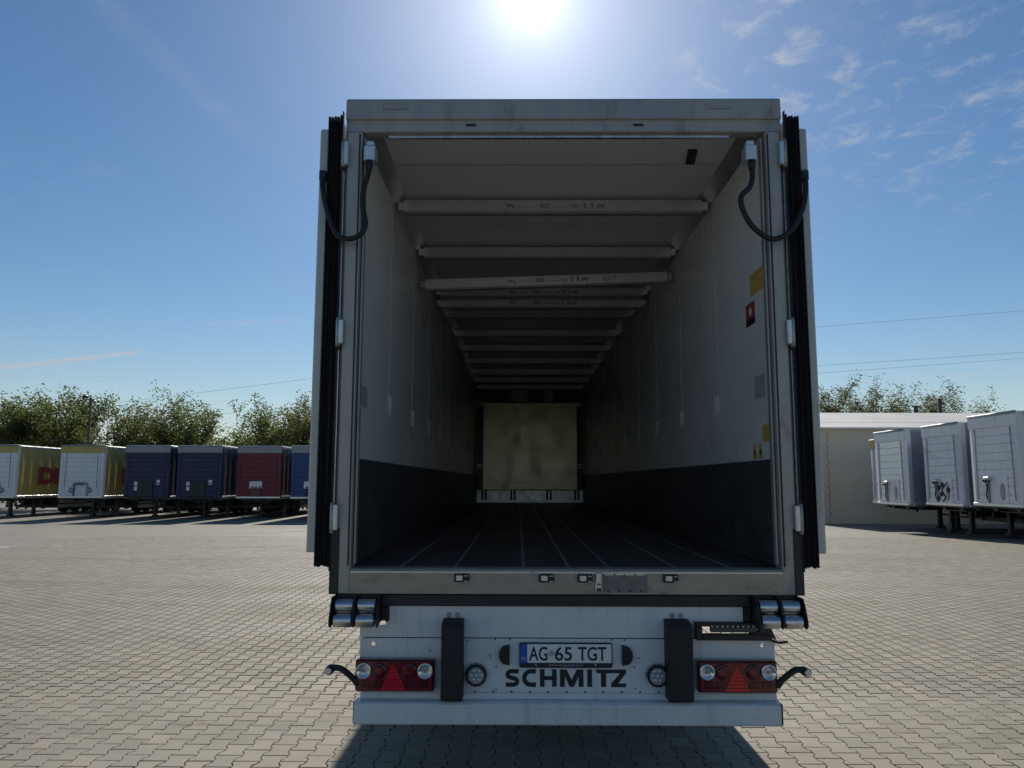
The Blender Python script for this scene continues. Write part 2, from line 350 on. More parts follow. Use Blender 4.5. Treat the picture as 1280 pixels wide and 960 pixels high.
pm = MB().add([(p[0], p[1], -0.013) for p in OUT] + [(p[0], p[1], -0.0015) for p in OUT] + [(p[0], p[1], 0) for p in INN],
              [(i, (i+1) % NP, NP+(i+1) % NP, NP+i) for i in range(NP)] + [(NP+i, NP+(i+1) % NP, 2*NP+(i+1) % NP, 2*NP+i) for i in range(NP)] + [tuple(range(2*NP, 3*NP))]).mesh('paver')
pm.materials.append(MATS['paver'])
for i, (x, y) in enumerate(cells):
    dz = rp.uniform(-0.0009, 0.0009); a = rp.uniform(-0.007, 0.007); tx = rp.uniform(-0.008, 0.008); ty = rp.uniform(-0.004, 0.004)
    if i in single:
        o = bpy.data.objects.new('paver', pm); col.objects.link(o); o.parent = bed; o.location = (x, y, gz(y)+dz); o.rotation_euler = (ty, tx, a); continue
    k = len(vs); ca, sa = math.cos(a), math.sin(a)
    for lp, zz in ((OUT, -0.012), (INN, 0.0)):
        for p in lp:
            X, Y = x + p[0]*ca - p[1]*sa, y + p[0]*sa + p[1]*ca
            vs.append((X, Y, gz(Y) + dz + zz - tx*p[0] + ty*p[1]))
    fs.append(tuple(range(k+NP, k+2*NP)))
    for j in range(NP): fs.append((k+j, k+(j+1) % NP, k+NP+(j+1) % NP, k+NP+j))
me = bpy.data.meshes.new('paver_field'); me.from_pydata(vs, [], fs); me.materials.append(MATS['paver'])
pf = bpy.data.objects.new('paver_field', me); col.objects.link(pf); pf.parent = bed; pf['kind'] = 'stuff'

# ------------------------------------------------------------------ the open refrigerated trailer
T = tag(empty('semi_trailer'), 'white refrigerated trailer in the middle, empty, with both rear doors folded open', 'trailer')
FL, CE, LEN_T, BW = 1.236, 3.905, 13.55, 13.3
# walls, roof, floor
for s in (-1, 1):
    w = MB().box((s*1.232, 0.075, 1.10), (s*1.292, LEN_T, 3.96)).build('side_wall', 'white_paint', T)
    MB().box((s*1.222, 0.071, FL+0.003), (s*1.2315, BW, CE-0.001)).build('wall_lining', 'lining', w)
    MB().box((s*1.206, 0.09, FL+0.003), (s*1.2215, BW-0.02, 1.849)).build('kick_plate', 'kick', w, 0.004)
    MB().prism([(s*1.2215, CE-0.002), (s*1.13, CE-0.002), (s*1.2215, CE-0.075)], 1, 0.09, BW-0.01).build('cove_strip', 'aluminium', w)
    for k in range(10):                                     # beam rails let into the lining with their pull handles
        y = 1.33 + 1.235*k + (0.03 if s > 0 else -0.04)
        tr = MB()
        tr.box((s*1.2203, y-0.026, 2.30), (s*1.2217, y-0.016, CE-0.08)); tr.box((s*1.2203, y+0.016, 2.30), (s*1.2217, y+0.026, CE-0.08))
        tr.build('beam_rail', 'lining', w)
        box('rail_slot', (s*1.2211, y-0.0155, 2.33), (s*1.2216, y+0.0155, CE-0.08), 'rail_grey', w, 0)
        for q in ((-0.04, 0.03) if k in (0, 1) else (0.0,)):
            MB().box((s*1.2085, y+q-0.010, 2.235), (s*1.2183, y+q+0.010, 2.345)).box((s*1.2105, y+q-0.008, 2.2), (s*1.2175, y+q+0.008, 2.2349)).build('rail_handle', 'plate_white', w, 0.003)
    y = 0.17
    box('beam_rail', (s*1.2185, y-0.012, 2.36), (s*1.2217, y+0.012, CE-0.1), 'aluminium', w)
    MB().box((s*1.2085, y-0.011, 2.33), (s*1.2183, y+0.011, 2.46)).build('rail_handle', 'plate_white', w, 0.003)
    if s > 0:
        st = [('sticker_yellow', 0.17, 0.46, 2.89, 3.03, None), ('sticker_red', 0.38, 0.57, 2.71, 2.855, None), ('sticker_grey', 0.24, 0.44, 2.23, 2.37, None), ('sticker_yellow', 0.155, 0.32, 1.957, 2.06, None)]
        for m_, y0, y1, z0, z1, _ in st:
            k_ = box('sticker', (s*1.2206, y0, z0), (s*1.2218, y1, z1), m_, w, 0)
        box('sticker', (1.2203, 0.383, 2.7125), (1.2205, 0.567, 2.752), 'ink', w, 0)
        MB().ring([(0, 0.028), (0.0004, 0.028)], (1.2200, 0.47, 2.80), 0, 14).build('sticker', 'plate_white', w)
        for yy in (0.372, 0.485):                         # the two warning triangles
            MB().prism([(yy-0.05, 1.862), (yy+0.05, 1.862), (yy+0.012, 1.953), (yy-0.012, 1.953)], 0, 1.2204, 1.2216).build('sticker', 'sticker_yellow', w)
            MB().prism([(yy-0.02, 1.885), (yy+0.02, 1.885), (yy, 1.925)], 0, 1.2198, 1.2203).build('sticker', 'ink', w)
    else:
        box('sticker', (s*1.2206, 0.28, 2.17), (s*1.2218, 0.46, 2.30), 'sticker_grey', w, 0)
rf = box('roof', (-1.292, 0.0755, 3.961), (1.292, LEN_T, 3.998), 'white_paint', T, 0)
ce = box('ceiling', (-1.2215, 0.0755, CE), (1.2215, BW, 3.96), 'ceiling', T, 0)
for k in range(10):
    y = 0.75 + 1.235*k
    box('ceiling_joint', (-1.128, y-0.006, CE-0.0015), (1.128, y+0.006, CE-0.0002), 'aluminium', ce, 0)
MB().prism([(0.86, 0.50), (0.92, 0.50), (0.95, 0.72), (0.89, 0.72)], 2, CE-0.014, CE-0.0005).build('ceiling_lamp', 'black_paint', ce)
fl = box('floor', (-1.2312, 0.0, 1.13), (1.2312, BW, FL), 'floor_dark', T, 0)
for x in (-0.93, -0.62, -0.235, 0.02, 0.245, 0.62, 0.93):
    box('floor_strip', (x-0.009, 0.06, FL), (x+0.009, BW-0.05, FL+0.002), 'floor_strip', fl, 0)
# front wall with the corrugated return-air bulkhead
fwall = box('front_wall', (-1.2312, BW, 1.13), (1.2312, LEN_T, 3.96), 'lining', T, 0)
pan = MB(); n = 46; z0, z1 = 1.53, 3.43
prof = []
for i in range(n):
    za, zb = z0 + (z1-z0)*i/n, z0 + (z1-z0)*(i+1)/n; h = (zb-za)
    prof += [(BW-0.16, za), (BW-0.1635, za+h*0.25), (BW-0.1635, za+h*0.75)]
prof += [(BW-0.16, z1), (BW-0.12, z1), (BW-0.12, z0)]
pan.prism(prof, 0, -1.055, 1.065).build('return_air_bulkhead', 'bulkhead', fwall)
box('bulkhead_cap', (-1.16, BW-0.21, 3.431), (1.16, BW-0.11, 3.475), 'bright_steel', fwall)
base = box('bulkhead_base', (-1.2, BW-0.15, FL+0.002), (1.2, BW-0.03, 1.51), 'aluminium', fwall)
for x in (-1.03, -0.38, 0.43, 1.06):
    MB().box((x-0.06, BW-0.19, FL+0.06), (x-0.015, BW-0.151, 1.529)).box((x+0.015, BW-0.19, FL+0.06), (x+0.06, BW-0.151, 1.529)).build('air_channel', 'black_paint', fwall)
for s in (-1, 1):
    box('bulkhead_side', (s*1.08, BW-0.12, 1.53), (s*1.2, BW-0.02, 3.43), 'kick', fwall)
    for dz in (0, 0.055): box('side_bracket', (s*1.07, BW-0.16, 2.02+dz), (s*1.2, BW-0.121, 2.04+dz), 'aluminium', fwall, 0)
ev = box('evaporator', (-1.15, BW-0.42, 3.53), (1.15, BW-0.03, CE-0.015), 'kick', fwall)
for x0, x1 in ((-0.42, -0.05), (0.33, 0.52)): box('air_outlet', (x0, BW-0.47, 3.50), (x1, BW-0.421, 3.77), 'lining', fwall)

# rear frame
fr = MB()
for s in (-1, 1):
    po = MB().prism([(s*1.190, 0.072), (s*1.198, -0.012), (s*1.282, -0.012), (s*1.298, 0.012), (s*1.298, 0.072)], 2, 1.098, 3.784).build('rear_post', 'steel', T, 0.004)
    box('post_channel', (s*1.206, -0.0165, 1.25), (s*1.214, -0.0125, 3.77), 'rubber', po, 0)
    box('jamb_seal', (s*1.1775, 0.02, FL+0.02), (s*1.1895, 0.068, 3.76), 'steel', po, 0.003)
    box('post_foot', (s*1.262, -0.022, 1.097), (s*1.312, 0.05, 1.46), 'black_paint', po, 0.004)
    box('post_edge', (s*1.2985, -0.004, 1.47), (s*1.306, 0.06, 3.70), 'bright_steel', po, 0)
hd = MB().prism([(-0.012, 3.866), (-0.012, 3.985), (0.004, 4.0), (0.0755, 4.0), (0.0755, 3.7855), (0.03, 3.7855), (0.004, 3.792), (0.004, 3.862)], 0, -1.298, 1.298).build('rear_header', 'steel', T, 0.003)
box('header_rail', (-1.05, 0.0352, 3.7685), (1.0, 0.06, 3.785), 'bright_steel', hd, 0.002)
for x in (-1.0, 0.93): box('marker_lamp', (x-0.075, -0.020, 3.925), (x+0.075, -0.0125, 3.962), 'steel', hd, 0.004)
for x in (-0.55, 0.45): box('header_tab', (x-0.03, -0.002, 3.826), (x+0.03, 0.0035, 3.84), 'black_paint', hd, 0.002)
si = MB().prism([(-0.03, 1.101), (-0.03, 1.226), (-0.02, 1.2375), (0.09, 1.2375), (0.09, 1.101)], 0, -1.197, 1.197).build('rear_sill', 'sill_steel', T, 0.003)
box('sill_trim', (-1.19, -0.0355, 1.2155), (1.19, -0.0305, 1.2235), 'bright_steel', si, 0)
for x in (-0.576, -0.109, 0.103, 0.573):                    # door bar keepers
    k = MB().box((x-0.042, -0.052, 1.168), (x+0.042, -0.0305, 1.212)).build('bar_keeper', 'black_paint', si, 0.006)
    MB().box((x-0.030, -0.060, 1.176), (x+0.006, -0.0525, 1.206)).box((x+0.014, -0.066, 1.171), (x+0.036, -0.0525, 1.178)).box((x+0.014, -0.066, 1.200), (x+0.036, -0.0525, 1.207)).build('keeper_cam', 'bright_steel', si, 0.002)
ht = box('sill_hatch', (0.205, -0.0345, 1.112), (0.445, -0.0305, 1.206), 'hatch_steel', si, 0)
MB().box((0.158, -0.044, 1.115), (0.198, -0.0305, 1.222)).build('hatch_handle', 'bright_steel', si, 0.006)
box('handle_slot', (0.168, -0.047, 1.155), (0.188, -0.0445, 1.162), 'ink', si, 0); box('handle_slot', (0.166, -0.0465, 1.122), (0.190, -0.0445, 1.137), 'ink', si, 0)
for k in range(4): box('hatch_hinge', (0.212+0.057*k, -0.041, 1.207), (0.258+0.057*k, -0.0305, 1.2145), 'bright_steel', si, 0)
for k in range(4): MB().ring([(0, 0.006), (-0.004, 0.005)], (0.23+0.06*k, -0.0346, 1.122), 1, 8).build('hatch_bolt', 'black_paint', si)
bs = box('bumper_beam', (-1.017, -0.015, 1.034), (1.017, 0.075, 1.0965), 'black_paint', T, 0.004)
for x in (-0.57, 0.62): box('beam_joint', (x-0.004, -0.018, 1.036), (x+0.004, -0.0155, 1.095), 'ink', bs, 0)
for i in range(12): MB().ring([(0, 0.007), (-0.005, 0.006)], (-0.9+0.164*i, -0.0152, 1.066), 1, 8).build('beam_bolt', 'black_paint', bs)

# doors, folded back along the side walls
for s in (-1, 1):
    d = MB().box((s*1.318, 0.0, 1.27), (s*1.392, 1.26, 3.865)).build('rear_door', 'white_paint', T, 0.004)
    for i in range(5):                                      # lip seals along the hinge edge
        x = s*(1.317 + 0.0175*i); h = (0.012, 0.0, 0.004, -0.002, 0.002)[i]
        MB().prism([(x-s*0.002, 0.0), (x-s*0.002, -0.020), (x+s*0.0055, -0.034-0.004*(i % 2)), (x+s*0.013, -0.020), (x+s*0.013, 0.0)], 2, 1.244+(0.004*(i % 3)), 3.872+h).build('lip_seal', 'seal_rubber', d)
    MB().prism([(s*1.308, -0.006), (s*1.3145, -0.006), (s*1.3145, -0.03), (s*1.311, -0.036), (s*1.308, -0.03)], 2, 1.225, 3.905).build('lip_seal', 'seal_rubber', d)
    MB().prism([(s*1.3925, -0.004), (s*1.440, -0.004), (s*1.452, 0.012), (s*1.452, 1.20), (s*1.3925, 1.20)], 2, 1.322, 3.806).build('inner_panel', 'door_panel', d, 0.003)
    for z in (3.64, 2.568, 1.517):
        xc = s*1.291
        h = MB().box((xc-0.021, -0.052, z-0.072), (xc+0.021, -0.0155, z+0.072)).build('hinge', 'aluminium', T, 0.006)
        MB().ring([(-0.085, 0.013), (0.080, 0.013)], (xc+s*0.008, -0.041, z), 2, 12).build('hinge_pin', 'steel', h)
        box('hinge_arm', (xc-s*0.002, -0.030, z-0.098), (xc+s*0.03, -0.0157, z-0.0725), 'black_paint', h, 0.003)
# cable loops to the doors
for s, pts in ((-1, [(-1.150, -0.02, 3.60), (-1.152, -0.03, 3.52), (-1.174, -0.05, 3.40), (-1.172, -0.06, 3.30), (-1.152, -0.075, 3.19), (-1.18, -0.085, 3.125), (-1.245, -0.09, 3.10), (-1.315, -0.09, 3.13), (-1.375, -0.075, 3.27), (-1.41, -0.05, 3.40), (-1.423, -0.025, 3.49)]),
               (1, [(1.110, -0.02, 3.60), (1.108, -0.03, 3.50), (1.085, -0.05, 3.425), (1.030, -0.06, 3.365), (1.032, -0.075, 3.28), (1.085, -0.085, 3.17), (1.19, -0.09, 3.098), (1.30, -0.09, 3.15), (1.375, -0.075, 3.28), (1.408, -0.05, 3.40), (1.420, -0.025, 3.49)])):
    c = MB().tube(smooth_path(pts, 8), 0.0155, 10).build('cable_loop', 'rubber', T)
    x = pts[0][0]
    MB().box((x-0.034, -0.03, 3.60), (x+0.034, 0.066, 3.695)).box((x-0.024, -0.015, 3.6955), (x+0.024, 0.05, 3.73)).build('junction_box', 'aluminium', c, 0.006)
    MB().ring([(-0.05, 0.019), (-0.03, 0.022), (0.006, 0.022)], (x, -0.022, 3.594), 2, 12).build('cable_gland', 'black_paint', c)
    xe = pts[-1][0]
    MB().box((xe-0.02, -0.034, 3.475), (xe+0.02, -0.0045, 3.54)).build('cable_clamp', 'black_paint', c, 0.006)

# rear panels below the sill
HOLE = lambda cx: [circle(cx, 0.829, 0.0125, 16), circle(cx-0.027, 0.829, 0.0035, 8), circle(cx+0.027, 0.831, 0.0035, 8), circle(cx+(0.035 if cx < 0 else -0.035), 0.838 if cx < 0 else 0.822, 0.003, 8)]
box('panel_backing', (-1.12, 0.0125, 0.84), (1.12, 0.03, 0.884), 'black_paint', T, 0); box('panel_backing', (-1.0, 0.0125, 0.945), (-0.93, 0.03, 1.033), 'black_paint', T, 0); box('panel_backing', (0.93, 0.0215, 0.940), (1.03, 0.04, 1.033), 'black_paint', T, 0)
up_ = shape('upper_rear_panel', [[(-1.136, 0.866), (0.70, 0.866), (0.70, 0.955), (0.972, 0.955), (0.972, 1.0335), (-0.975, 1.0335), (-0.975, 0.955), (-1.0, 0.93), (-1.136, 0.925)]], 0.012, 0.012, 'white_paint', T)
lp = shape('lower_rear_panel', [[(-1.134, 0.576), (1.140, 0.576), (1.140, 0.860), (-1.134, 0.860)]] + HOLE(-1.062) + HOLE(1.075), 0.012, 0.012, 'white_paint', T)
cs_ = shape('centre_panel', [[(-0.545, 0.590), (0.545, 0.590), (0.545, 0.851), (-0.545, 0.851)]], -0.0005, 0.003, 'white_paint', T)
box('panel_ledge', (-1.126, -0.004, 0.541), (1.142, 0.04, 0.5745), 'white_paint', T, 0.003)
for i in range(11):
    for z in (0.580,):
        MB().ring([(0, 0.0055), (-0.003, 0.0045)], (-0.5+0.1*i, -0.0005, z), 1, 8).build('rivet', 'black_paint', lp)
for x, z in ((-0.39, 0.857), (-0.31, 0.857), (-0.545, 0.85), (0.25, 0.855), (0.32, 0.855), (0.54, 0.85), (-0.385, 0.712), (-0.385, 0.592), (0.37, 0.712), (0.375, 0.598), (-0.42, 0.775), (0.36, 0.775), (0.395, 0.76), (-0.415, 0.76), (-0.75, 0.795)):
    MB().ring([(0, 0.0045), (-0.003, 0.004)], (x, -0.0036, z), 1, 8).build('rivet', 'black_paint', lp)
for x in (-0.647, -0.598, 0.583, 0.631):
    MB().ring([(0, 0.014), (-0.005, 0.0135), (-0.009, 0.008)], (x, -0.0002, 0.987), 1, 12).build('panel_bolt', 'steel', up_)
# underrun bumper
ub = MB().prism([(-0.075, 0.432), (-0.075, 0.530), (-0.062, 0.5405), (0.03, 0.5405), (0.03, 0.425), (-0.066, 0.425)], 0, -1.145, 1.140).build('underrun_bumper', 'white_paint', T, 0.004, 2)
for s in (-1, 1):
    box('bumper_end_cap', (s*1.1455, -0.07, 0.43), (s*1.149, 0.025, 0.537), 'rubber', ub, 0)
    box('bumper_bracket', (s*0.62, 0.031, 0.43), (s*0.70, 0.11, 1.03), 'black_paint', ub)
# rubber buffers
for x0, x1, s in ((-0.676, -0.560, -1), (0.535, 0.668, 1)):
    MB().prism([(0.0, 0.552), (-0.118, 0.560), (-0.128, 0.57), (-0.128, 0.945), (-0.118, 0.962), (0.0, 0.972)], 0, x0, x1).build('rubber_buffer', 'rubber', T, 0.010, 3)
# rollers
for s in (-1, 1):
    xo, xi = s*1.268, s*1.028
    br = MB()
    for x in (xo+s*0.006, (xo+xi)/2, xi-s*0.006):
        br.prism([(-0.005, 1.093), (-0.090, 1.093), (-0.115, 1.06), (-0.150, 0.985), (-0.150, 0.95), (-0.125, 0.935), (-0.005, 0.955)], 0, x-0.004, x+0.004)
    br.box((min(xo, xi)-0.01, -0.004, 0.95), (max(xo, xi)+0.01, 0.05, 1.0962)); br.box((s*0.976, -0.008, 0.955), (s*1.017, 0.02, 1.0335))
    b = br.build('roller_bracket', 'black_paint', T, 0.003)
    for (x0, x1) in ((xo, (xo+xi)/2), ((xo+xi)/2, xi)):
        x0, x1 = min(x0, x1)+0.008, max(x0, x1)-0.008
        for y, z in ((-0.070, 1.044), (-0.108, 0.972)):
            MB().ring([(x0, 0.027), (x0+0.004, 0.034), (x0+0.012, 0.036), (x1-0.012, 0.036), (x1-0.004, 0.034), (x1, 0.027)], (0, y, z), 0, 28).build('roller', 'bright_steel', b)
# folding step frame beside the right-hand rollers
sf = MB().box((0.703, -0.045, 0.935), (1.10, 0.0, 0.956)).box((0.703, -0.045, 0.862), (0.738, 0.0, 0.9345)).box((0.7385, -0.045, 0.862), (1.115, -0.008, 0.895))
sf.prism([(0.99, 0.8955), (1.10, 0.955), (1.14, 0.862), (1.08, 0.8955)], 1, -0.05, -0.01)
sfo = sf.build('folding_step', 'black_paint', T, 0.004)
tread = box('step_tread', (0.782, -0.05, 0.906), (1.05, -0.02, 0.934), 'kick', sfo, 0.003)
for k in range(9): box('tread_tooth', (0.785+0.028*k, -0.0475, 0.9345), (0.797+0.028*k, -0.0455, 0.9400), 'bright_steel', sfo, 0)
MB().tube(smooth_path([(1.10, -0.03, 0.872), (1.145, -0.035, 0.852), (1.20, -0.04, 0.856)], 5), 0.007, 8).build('step_handle', 'black_paint', sfo)
# tail lights
for s in (-1, 1):
    xa, xb = (-1.144, -0.716) if s < 0 else (0.703, 1.130)
    tl = box('tail_light', (xa, -0.062, 0.593), (xb, -0.0005, 0.760), 'lens_dark_red', T, 0.008)
    w = xb-xa; cy = -0.0625
    MB().box((xa+0.013, -0.066, 0.602), (xb-0.013, cy, 0.748)).build('lens_cover', 'lens_red', tl, 0.004)
    for t in (0.11, 0.885):
        lb = MB().ring([(0, 0.041), (-0.011, 0.041), (-0.012, 0.037), (-0.004, 0.020), (-0.003, 0.010)], (xa+w*t, -0.0662, 0.7025), 1, 15); lb.sm = [False]*len(lb.sm)
        lo = lb.build('lamp', 'lens_clear', tl)
        MB().ring([(-0.001, 0.0095), (-0.010, 0.008), (-0.013, 0.004)], (xa+w*t, -0.0680, 0.7025), 1, 10).build('bulb', 'steel', tl)
    for t in (0.30, 0.69):
        MB().ring([(0, 0.041), (-0.005, 0.041), (-0.008, 0.030)], (xa+w*t, -0.0662, 0.704), 1, 26).build('lamp', 'lens_dark_red', tl)
        MB().ring([(0, 0.026), (-0.004, 0.020)], (xa+w*t, -0.0745, 0.704), 1, 20).build('lamp', 'lens_red', tl)
    for t, z in ((0.14, 0.635), (0.29, 0.635), (0.70, 0.635), (0.86, 0.635)):
        box('lamp', (xa+w*t-0.026, -0.0705, z-0.02), (xa+w*t+0.026, -0.0662, z+0.02), 'lens_dark_red', tl, 0.006)
    xm = xa+w*(0.485)
    for k in range(7):                                      # ribbed triangle reflector
        za, zb = 0.603+0.0185*k, 0.6205+0.0185*k; f = lambda z: 0.068*(0.738-z)/0.135
        MB().prism([(xm-f(za), za), (xm+f(za), za), (xm+max(f(zb), 0.002), zb), (xm-max(f(zb), 0.002), zb)], 1, -0.0745, -0.0662).build('reflector', 'lens_bright_red', tl, 0.001)
    # rubber-armed outline marker
    e = -1 if s < 0 else 1
    pth = [(e*1.125, -0.05, 0.625), (e*1.15, -0.055, 0.655), (e*1.19, -0.06, 0.69), (e*1.225, -0.06, 0.712), (e*1.262, -0.06, 0.716), (e*1.285, -0.06, 0.708)]
    ar = MB().tube(smooth_path(pth, 6), [0.020]*6 + [0.017]*25, 10).build('marker_arm', 'rubber', T)
    MB().ring([(-0.032, 0.018), (-0.026, 0.024), (0.026, 0.024), (0.032, 0.018)], (e*1.282, -0.058, 0.705), 1, 18).build('marker_lamp', 'rubber', ar)
    MB().ring([(-0.040, 0.014), (-0.033, 0.019)], (e*1.282, -0.058, 0.705), 1, 18).build('marker_lens', 'lens_clear', ar)
# round work lamps
for x in (-0.493, 0.492):
    rl = MB().ring([(0, 0.045), (-0.02, 0.056), (-0.036, 0.056), (-0.036, 0.047), (-0.030, 0.045)], (x, -0.004, 0.671), 1, 32).build('reversing_lamp', 'rubber', T)
    MB().ring([(-0.026, 0.044), (-0.031, 0.043)], (x, -0.006, 0.671), 1, 28).build('lamp_face', 'sticker_grey', rl)
    for k in range(7):
        a = 2*math.pi*k/6; r_ = 0.027 if k < 6 else 0
        MB().ring([(-0.031, 0.0115), (-0.035, 0.010), (-0.034, 0.004)], (x+r_*math.cos(a), -0.0065, 0.671+r_*math.sin(a)), 1, 12).build('led', 'lens_clear', rl)
    for k in range(12):
        a = math.pi*k/11
        MB().box((x+0.0585*math.cos(a)-0.002, -0.03, 0.671+0.0585*math.sin(a)-0.002), (x+0.0585*math.cos(a)+0.002, -0.008, 0.671+0.0585*math.sin(a)+0.004)).build('cooling_fin', 'rubber', rl)
# half-round plate lamps
for x, s in ((-0.311, -1), (0.302, 1)):
    q = [(x, 0.725), (x, 0.831)] + [(x+s*(0.012+0.046*math.sin(math.pi*i/14)**0.5), 0.831-0.106*i/14) for i in range(1, 14)]
    pl = shape('plate_lamp', [q], -0.004, 0.034, 'rubber', T)
    bv = pl.modifiers.new('bevel', 'BEVEL'); bv.width = 0.006; bv.segments = 2; bv.limit_method = 'ANGLE'
# licence plate
def rrect(x0, x1, z0, z1, r, n=5):
    o = []
    for cx, cz, a0 in ((x1-r, z0+r, -90), (x1-r, z1-r, 0), (x0+r, z1-r, 90), (x0+r, z0+r, 180)):
        for i in range(n+1):
            a = R(a0 + 90*i/n); o.append((cx+r*math.cos(a), cz+r*math.sin(a)))
    return o
lpz = shape('licence_plate', [rrect(-0.258, 0.250, 0.710, 0.842, 0.012)], -0.004, 0.014, 'black_paint', T)
shape('plate_face', [rrect(-0.2145, 0.244, 0.737, 0.835, 0.004)], -0.0182, 0.0025, 'plate_white', lpz)
shape('plate_band', [rrect(-0.252, -0.215, 0.737, 0.835, 0.004)], -0.0182, 0.0025, 'blue_band', lpz)
text('country_letters', 'RO', -0.247, -0.221, 0.748, 0.769, -0.0208, 0.0008, 'sticker_grey', lpz, 0.02)
yL = -0.0208
text('plate_letters', 'AG', -0.205, -0.104, 0.748, 0.822, yL, 0.001, 'ink', lpz, 0.016)
text('plate_letters', '65', -0.064, 0.030, 0.748, 0.822, yL, 0.001, 'ink', lpz, 0.016)
text('plate_letters', 'TGT', 0.062, 0.218, 0.748, 0.822, yL, 0.001, 'ink', lpz, 0.016)
MB().ring([(0, 0.017), (-0.002, 0.0165)], (-0.083, yL, 0.786), 1, 20).build('plate_stamp', 'sticker_grey', lpz)
text('holder_lettering', 'www.cargobull.com', -0.10, 0.088, 0.7165, 0.7305, -0.0182, 0.0008, 'sticker_grey', lpz, 0.01)
for x in (-0.168, 0.157): MB().prism([(x-0.008, 0.731), (x-0.002, 0.7335), (x+0.008, 0.722), (x+0.003, 0.719)], 1, -0.0195, -0.0182).build('holder_clip', 'sticker_grey', lpz)
# heavy maker's lettering on the panel
Z0, Z1, H = 0.6075, 0.699, 0.0915
def arc(cx, cz, rx, rz, a0, a1, n=14): return [(cx+rx*math.cos(R(a0+(a1-a0)*i/n)), cz+rz*math.sin(R(a0+(a1-a0)*i/n))) for i in range(n+1)]
th = 0.025; ly, ld = -0.0042, 0.0015
def letter(loops): return shape('letter', loops, ly, ld, 'ink', lp)
x0 = -0.333; w_ = 0.076                                      # S
zt, zb_ = Z1-0.0105, Z0+0.0105
sp_ = [(x0+w_-0.004, zt)] + [(x0+w_*0.55, zt)] + arc(x0+0.032, Z0+H*0.70, 0.021, H*0.30-0.0105, 90, 230, 10) + arc(x0+w_-0.033, Z0+H*0.30, 0.021, H*0.30-0.0105, 50, -90, 10) + [(x0+w_*0.45, zb_), (x0+0.002, zb_)]
letter([stroke(sp_, 0.0225)])
x0 = -0.242                                                  # C
cp = [(x0+0.075, zt)] + arc(x0+0.048, Z0+H/2, 0.036, H/2-0.0105, 90, 270, 18) + [(x0+0.075, zb_)]
letter([stroke(cp, 0.0235)])
x0 = -0.145; x1 = -0.054                                     # H
letter([[(x0, Z0), (x0+th, Z0), (x0+th, Z0+H*0.38), (x1-th, Z0+H*0.38), (x1-th, Z0), (x1, Z0), (x1, Z1), (x1-th, Z1), (x1-th, Z0+H*0.62), (x0+th, Z0+H*0.62), (x0+th, Z1), (x0, Z1)]])
x0 = -0.036; x1 = 0.092; xm = (x0+x1)/2                      # M
letter([[(x0, Z0), (x0+0.026, Z0), (x0+0.026, Z0+H*0.62), (xm-0.011, Z0), (xm+0.011, Z0), (x1-0.026, Z0+H*0.62), (x1-0.026, Z0), (x1, Z0), (x1, Z1), (x1-0.036, Z1), (xm, Z0+H*0.40), (x0+0.036, Z1), (x0, Z1)]])
letter([[(0.113, Z0), (0.139, Z0), (0.139, Z1), (0.113, Z1)]])   # I
letter([[(0.157, Z1), (0.2485, Z1), (0.2485, Z1-0.0195), (0.2155, Z1-0.0195), (0.2155, Z0), (0.1876, Z0), (0.1876, Z1-0.0195), (0.167, Z1-0.0195)]])   # T
letter([[(0.249, Z1), (0.324, Z1), (0.324, Z1-0.018), (0.281, Z0+0.019), (0.324, Z0+0.019), (0.324, Z0), (0.243, Z0), (0.243, Z0+0.019), (0.292, Z1-0.0195), (0.249, Z1-0.0195)]])   # Z
# chassis, axles, wheels, landing legs
ch = MB()
for s in (-1, 1):
    ch.box((s*0.42, 0.12, 0.72), (s*0.56, 9.8, 1.02)); ch.box((s*0.42, 9.8, 0.96), (s*0.56, 13.2, 1.06))
for y in (0.9, 2.0, 3.3, 4.6, 6.0, 7.6, 9.2, 11): ch.box((-1.22, y-0.05, 1.0205), (1.22, y+0.05, 1.129))
ch.build('chassis', 'black_paint', T)
def wheel_meshes():
    t = MB().ring([(-0.17, 0.30), (-0.185, 0.40), (-0.175, 0.475), (-0.14, 0.50), (0.14, 0.50), (0.175, 0.475), (0.185, 0.40), (0.17, 0.30)], (0, 0, 0), 0, 36).mesh('tyre')
    r = MB().ring([(0.165, 0.295), (0.15, 0.27), (0.06, 0.25), (0.05, 0.15), (0.12, 0.13), (0.14, 0.08)], (0, 0, 0), 0, 28).mesh('rim')
    t.materials.append(MATS['tyre']); r.materials.append(MATS['rim']); return t, r
TY, RI = wheel_meshes()
def wheel(parent, x, y, z=0.502):
    w = bpy.data.objects.new('wheel', None); col.objects.link(w); w.parent = parent; w.location = (x, y, z); w.rotation_euler = (0, 0, 0 if x > 0 else math.pi)
    for nme, m_ in (('tyre', TY), ('rim', RI)):
        o = bpy.data.objects.new(nme, m_); col.objects.link(o); o.parent = w
for y in (2.9, 4.2, 5.5):
    MB().ring([(-1.0, 0.06), (1.0, 0.06)], (0, y, 0.5), 0, 12).build('axle', 'black_paint', T)
    for s in (-1, 1): wheel(T, s*1.04, y)
